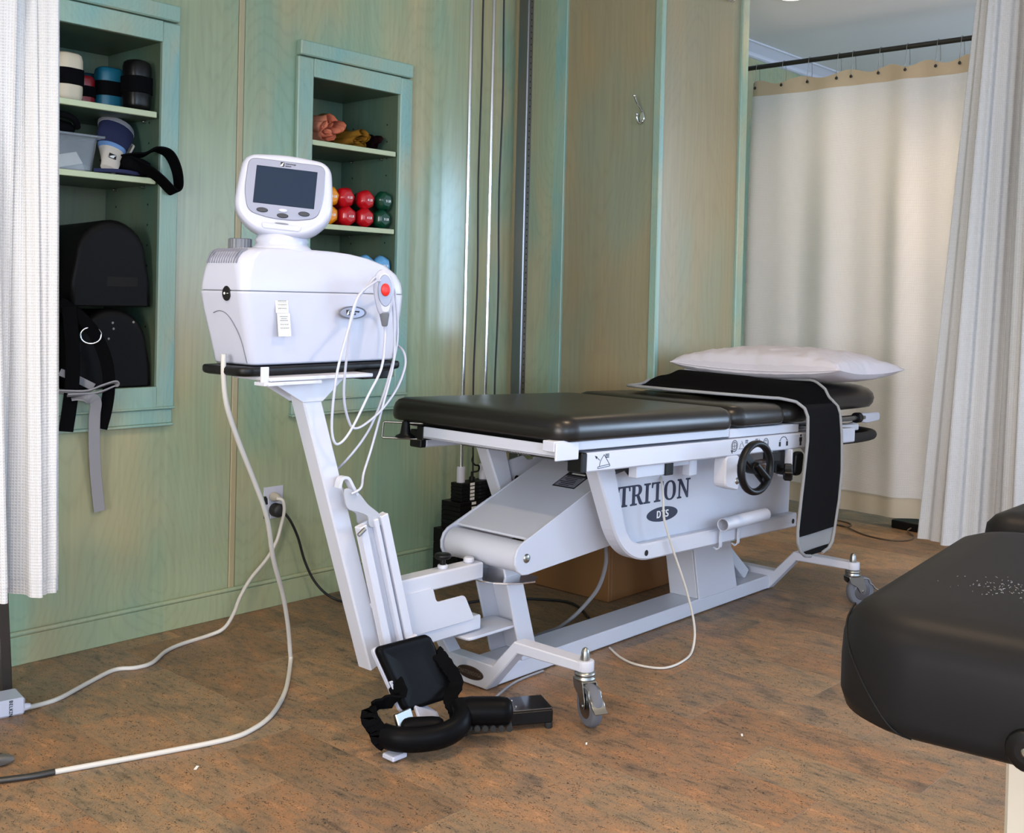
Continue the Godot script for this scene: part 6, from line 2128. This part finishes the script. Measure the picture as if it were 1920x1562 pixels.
	cord("actuator_cord", "grey cable hanging under the lift arm down to the floor", [Vector3(2.77, 0.40, -2.1), Vector3(2.776, 0.323, -2.1), Vector3(2.809, 0.238, -2.12), Vector3(2.829, 0.152, -2.16), Vector3(2.82, 0.092, -2.20), Vector3(2.785, 0.04, -2.235), Vector3(2.748, 0.0075, -2.264), Vector3(2.675, 0.0075, -2.263), Vector3(2.58, 0.0075, -2.25)], 0.0065, M("grey_cord"))
	cord("adapter_cord", "thin brownish cord lying on the floor by the far curtain", [Vector3(5.162, 0.004, -2.56), Vector3(5.161, 0.004, -2.433), Vector3(5.119, 0.004, -2.369), Vector3(5.053, 0.004, -2.36), Vector3(5.056, 0.004, -2.424), Vector3(5.035, 0.007, -2.359), Vector3(4.94, 0.004, -2.221), Vector3(4.914, 0.004, -2.094), Vector3(4.97, 0.004, -2.029), Vector3(5.077, 0.004, -2.038), Vector3(5.15, 0.01, -2.10), Vector3(5.19, 0.018, -2.10)], 0.0035, M("tan_cord", Color(0.33, 0.27, 0.21), 0.6))
	mb = MB.new()
	mb.box(Transform3D(Basis(Vector3.UP, deg_to_rad(-8)), Vector3(5.27, 0.021, -2.07)), Vector3(0.15, 0.04, 0.26), 0.004)
	solo("power_adapter", mb, M("black_plastic"), "flat black adapter box half under the far curtain", "adapter")
	# power strip and steel post at the left edge
	t = thing("power_strip", "white power strip end on the floor at the left edge", "power strip", Vector3(1.18, 0, -2.78))
	var Y := Transform3D(Basis(Vector3.UP, deg_to_rad(-9)), Vector3(1.135, 0, -2.80))
	mb = MB.new()
	mb.box(Y * at3(0, 0.0215, 0), Vector3(0.21, 0.043, 0.085), 0.005)
	var cs := part(t, "case", mb, M("white_plastic"))
	text(cs, "BELKIN", 0.0085, Y * Transform3D(Basis(Vector3(0, 1, 0), Vector3(-1, 0, 0), Vector3(0, 0, 1)) * Basis(Vector3(0, 0, 1), deg_to_rad(180)), Vector3(0.07, 0.0215, 0.0427)), M("black_ink"))
	mb = MB.new()
	mb.lathe(Y * turned(Vector3(0, 0, 1), -90, Vector3(0.105, 0.018, 0.04)), [[0.009, -0.003], [0.009, 0.004], [0.0065, 0.012]], 12)
	part(cs, "cord_grip", mb, M("white_plastic"))
	t = thing("steel_post", "dark square steel post standing behind the left curtain", "stand", Vector3(1.265, 0, -2.94))
	mb = MB.new()
	mb.beam(Vector3(1.268, 0.0, -2.945), Vector3(1.195, 1.25, -2.945), 0.026, 0.03, Vector3(1, 0, 0), 0.003)
	part(t, "tube", mb, M("dark_steel"))
	mb = MB.new()
	mb.lohi(Vector3(0.95, 1.235, -2.965), Vector3(1.215, 1.26, -2.925), 0.003)
	part(t, "top_bar", mb, M("dark_steel"))
	mb = MB.new()
	mb.beam(Vector3(0.93, 0.0, -2.945), Vector3(0.97, 1.25, -2.945), 0.026, 0.03, Vector3(1, 0, 0), 0.003)
	part(t, "tube", mb, M("dark_steel"))
	# wooden box under the table
	t = thing("wooden_box", "brown plywood box standing under the traction table", "box", Vector3(3.41, 0, -2.55))
	for d in [[Vector3(3.13, 0.002, -2.755), Vector3(3.148, 0.3, -2.348), "side"], [Vector3(3.672, 0.002, -2.755), Vector3(3.69, 0.3, -2.348), "side"], [Vector3(3.148, 0.002, -2.366), Vector3(3.672, 0.3, -2.348), "front"], [Vector3(3.148, 0.002, -2.755), Vector3(3.672, 0.3, -2.737), "back"], [Vector3(3.125, 0.3, -2.76), Vector3(3.695, 0.318, -2.343), "lid"]]:
		mb = MB.new()
		mb.lohi(d[0], d[1], 0.0015)
		part(t, d[2], mb, M("box_wood"))
	# crumpled foil tape and paper scraps
	mb = MB.new()
	var nn := noise(77, 1.0, 2)
	var rows := []
	for a in 8:
		var ring := PackedVector3Array()
		for k in 14:
			var an := TAU * k / 14.0
			var f := a / 7.0
			var r := 0.017 * sin(PI * (0.12 + 0.76 * f)) * (1.0 + 0.5 * nn.get_noise_2d(a * 3.0, k * 2.0))
			ring.append(Vector3(0.985 + f * 0.1, maxf(0.001, 0.013 + sin(an) * r), -2.505 + f * 0.03 + cos(an) * r * 1.3))
		rows.append(ring)
	mb.loft(rows)
	solo("crumpled_tape", mb, M("tape_silver", Color(0.36, 0.35, 0.34), 0.35, 0.3), "crumpled silver grey tape on the floor at left", "tape")
	var scraps := [[1.362, -2.165, 0.016, "small white paper scrap on the floor below the looping cord"], [2.10, -1.63, 0.010, "tiny white scrap on the floor right of the caster"], [2.42, -1.39, 0.012, "tiny white scrap on the open floor before the table"]]
	for s in scraps:
		mb = MB.new()
		mb.box(Transform3D(Basis(Vector3.UP, 0.6) * Basis(Vector3(0, 0, 1), 0.12), Vector3(s[0], 0.0022, s[1])), Vector3(s[2], 0.0008, s[2] * 0.4), 0.0002)
		solo("paper_scrap", mb, M("paper"), s[3], "paper scrap")
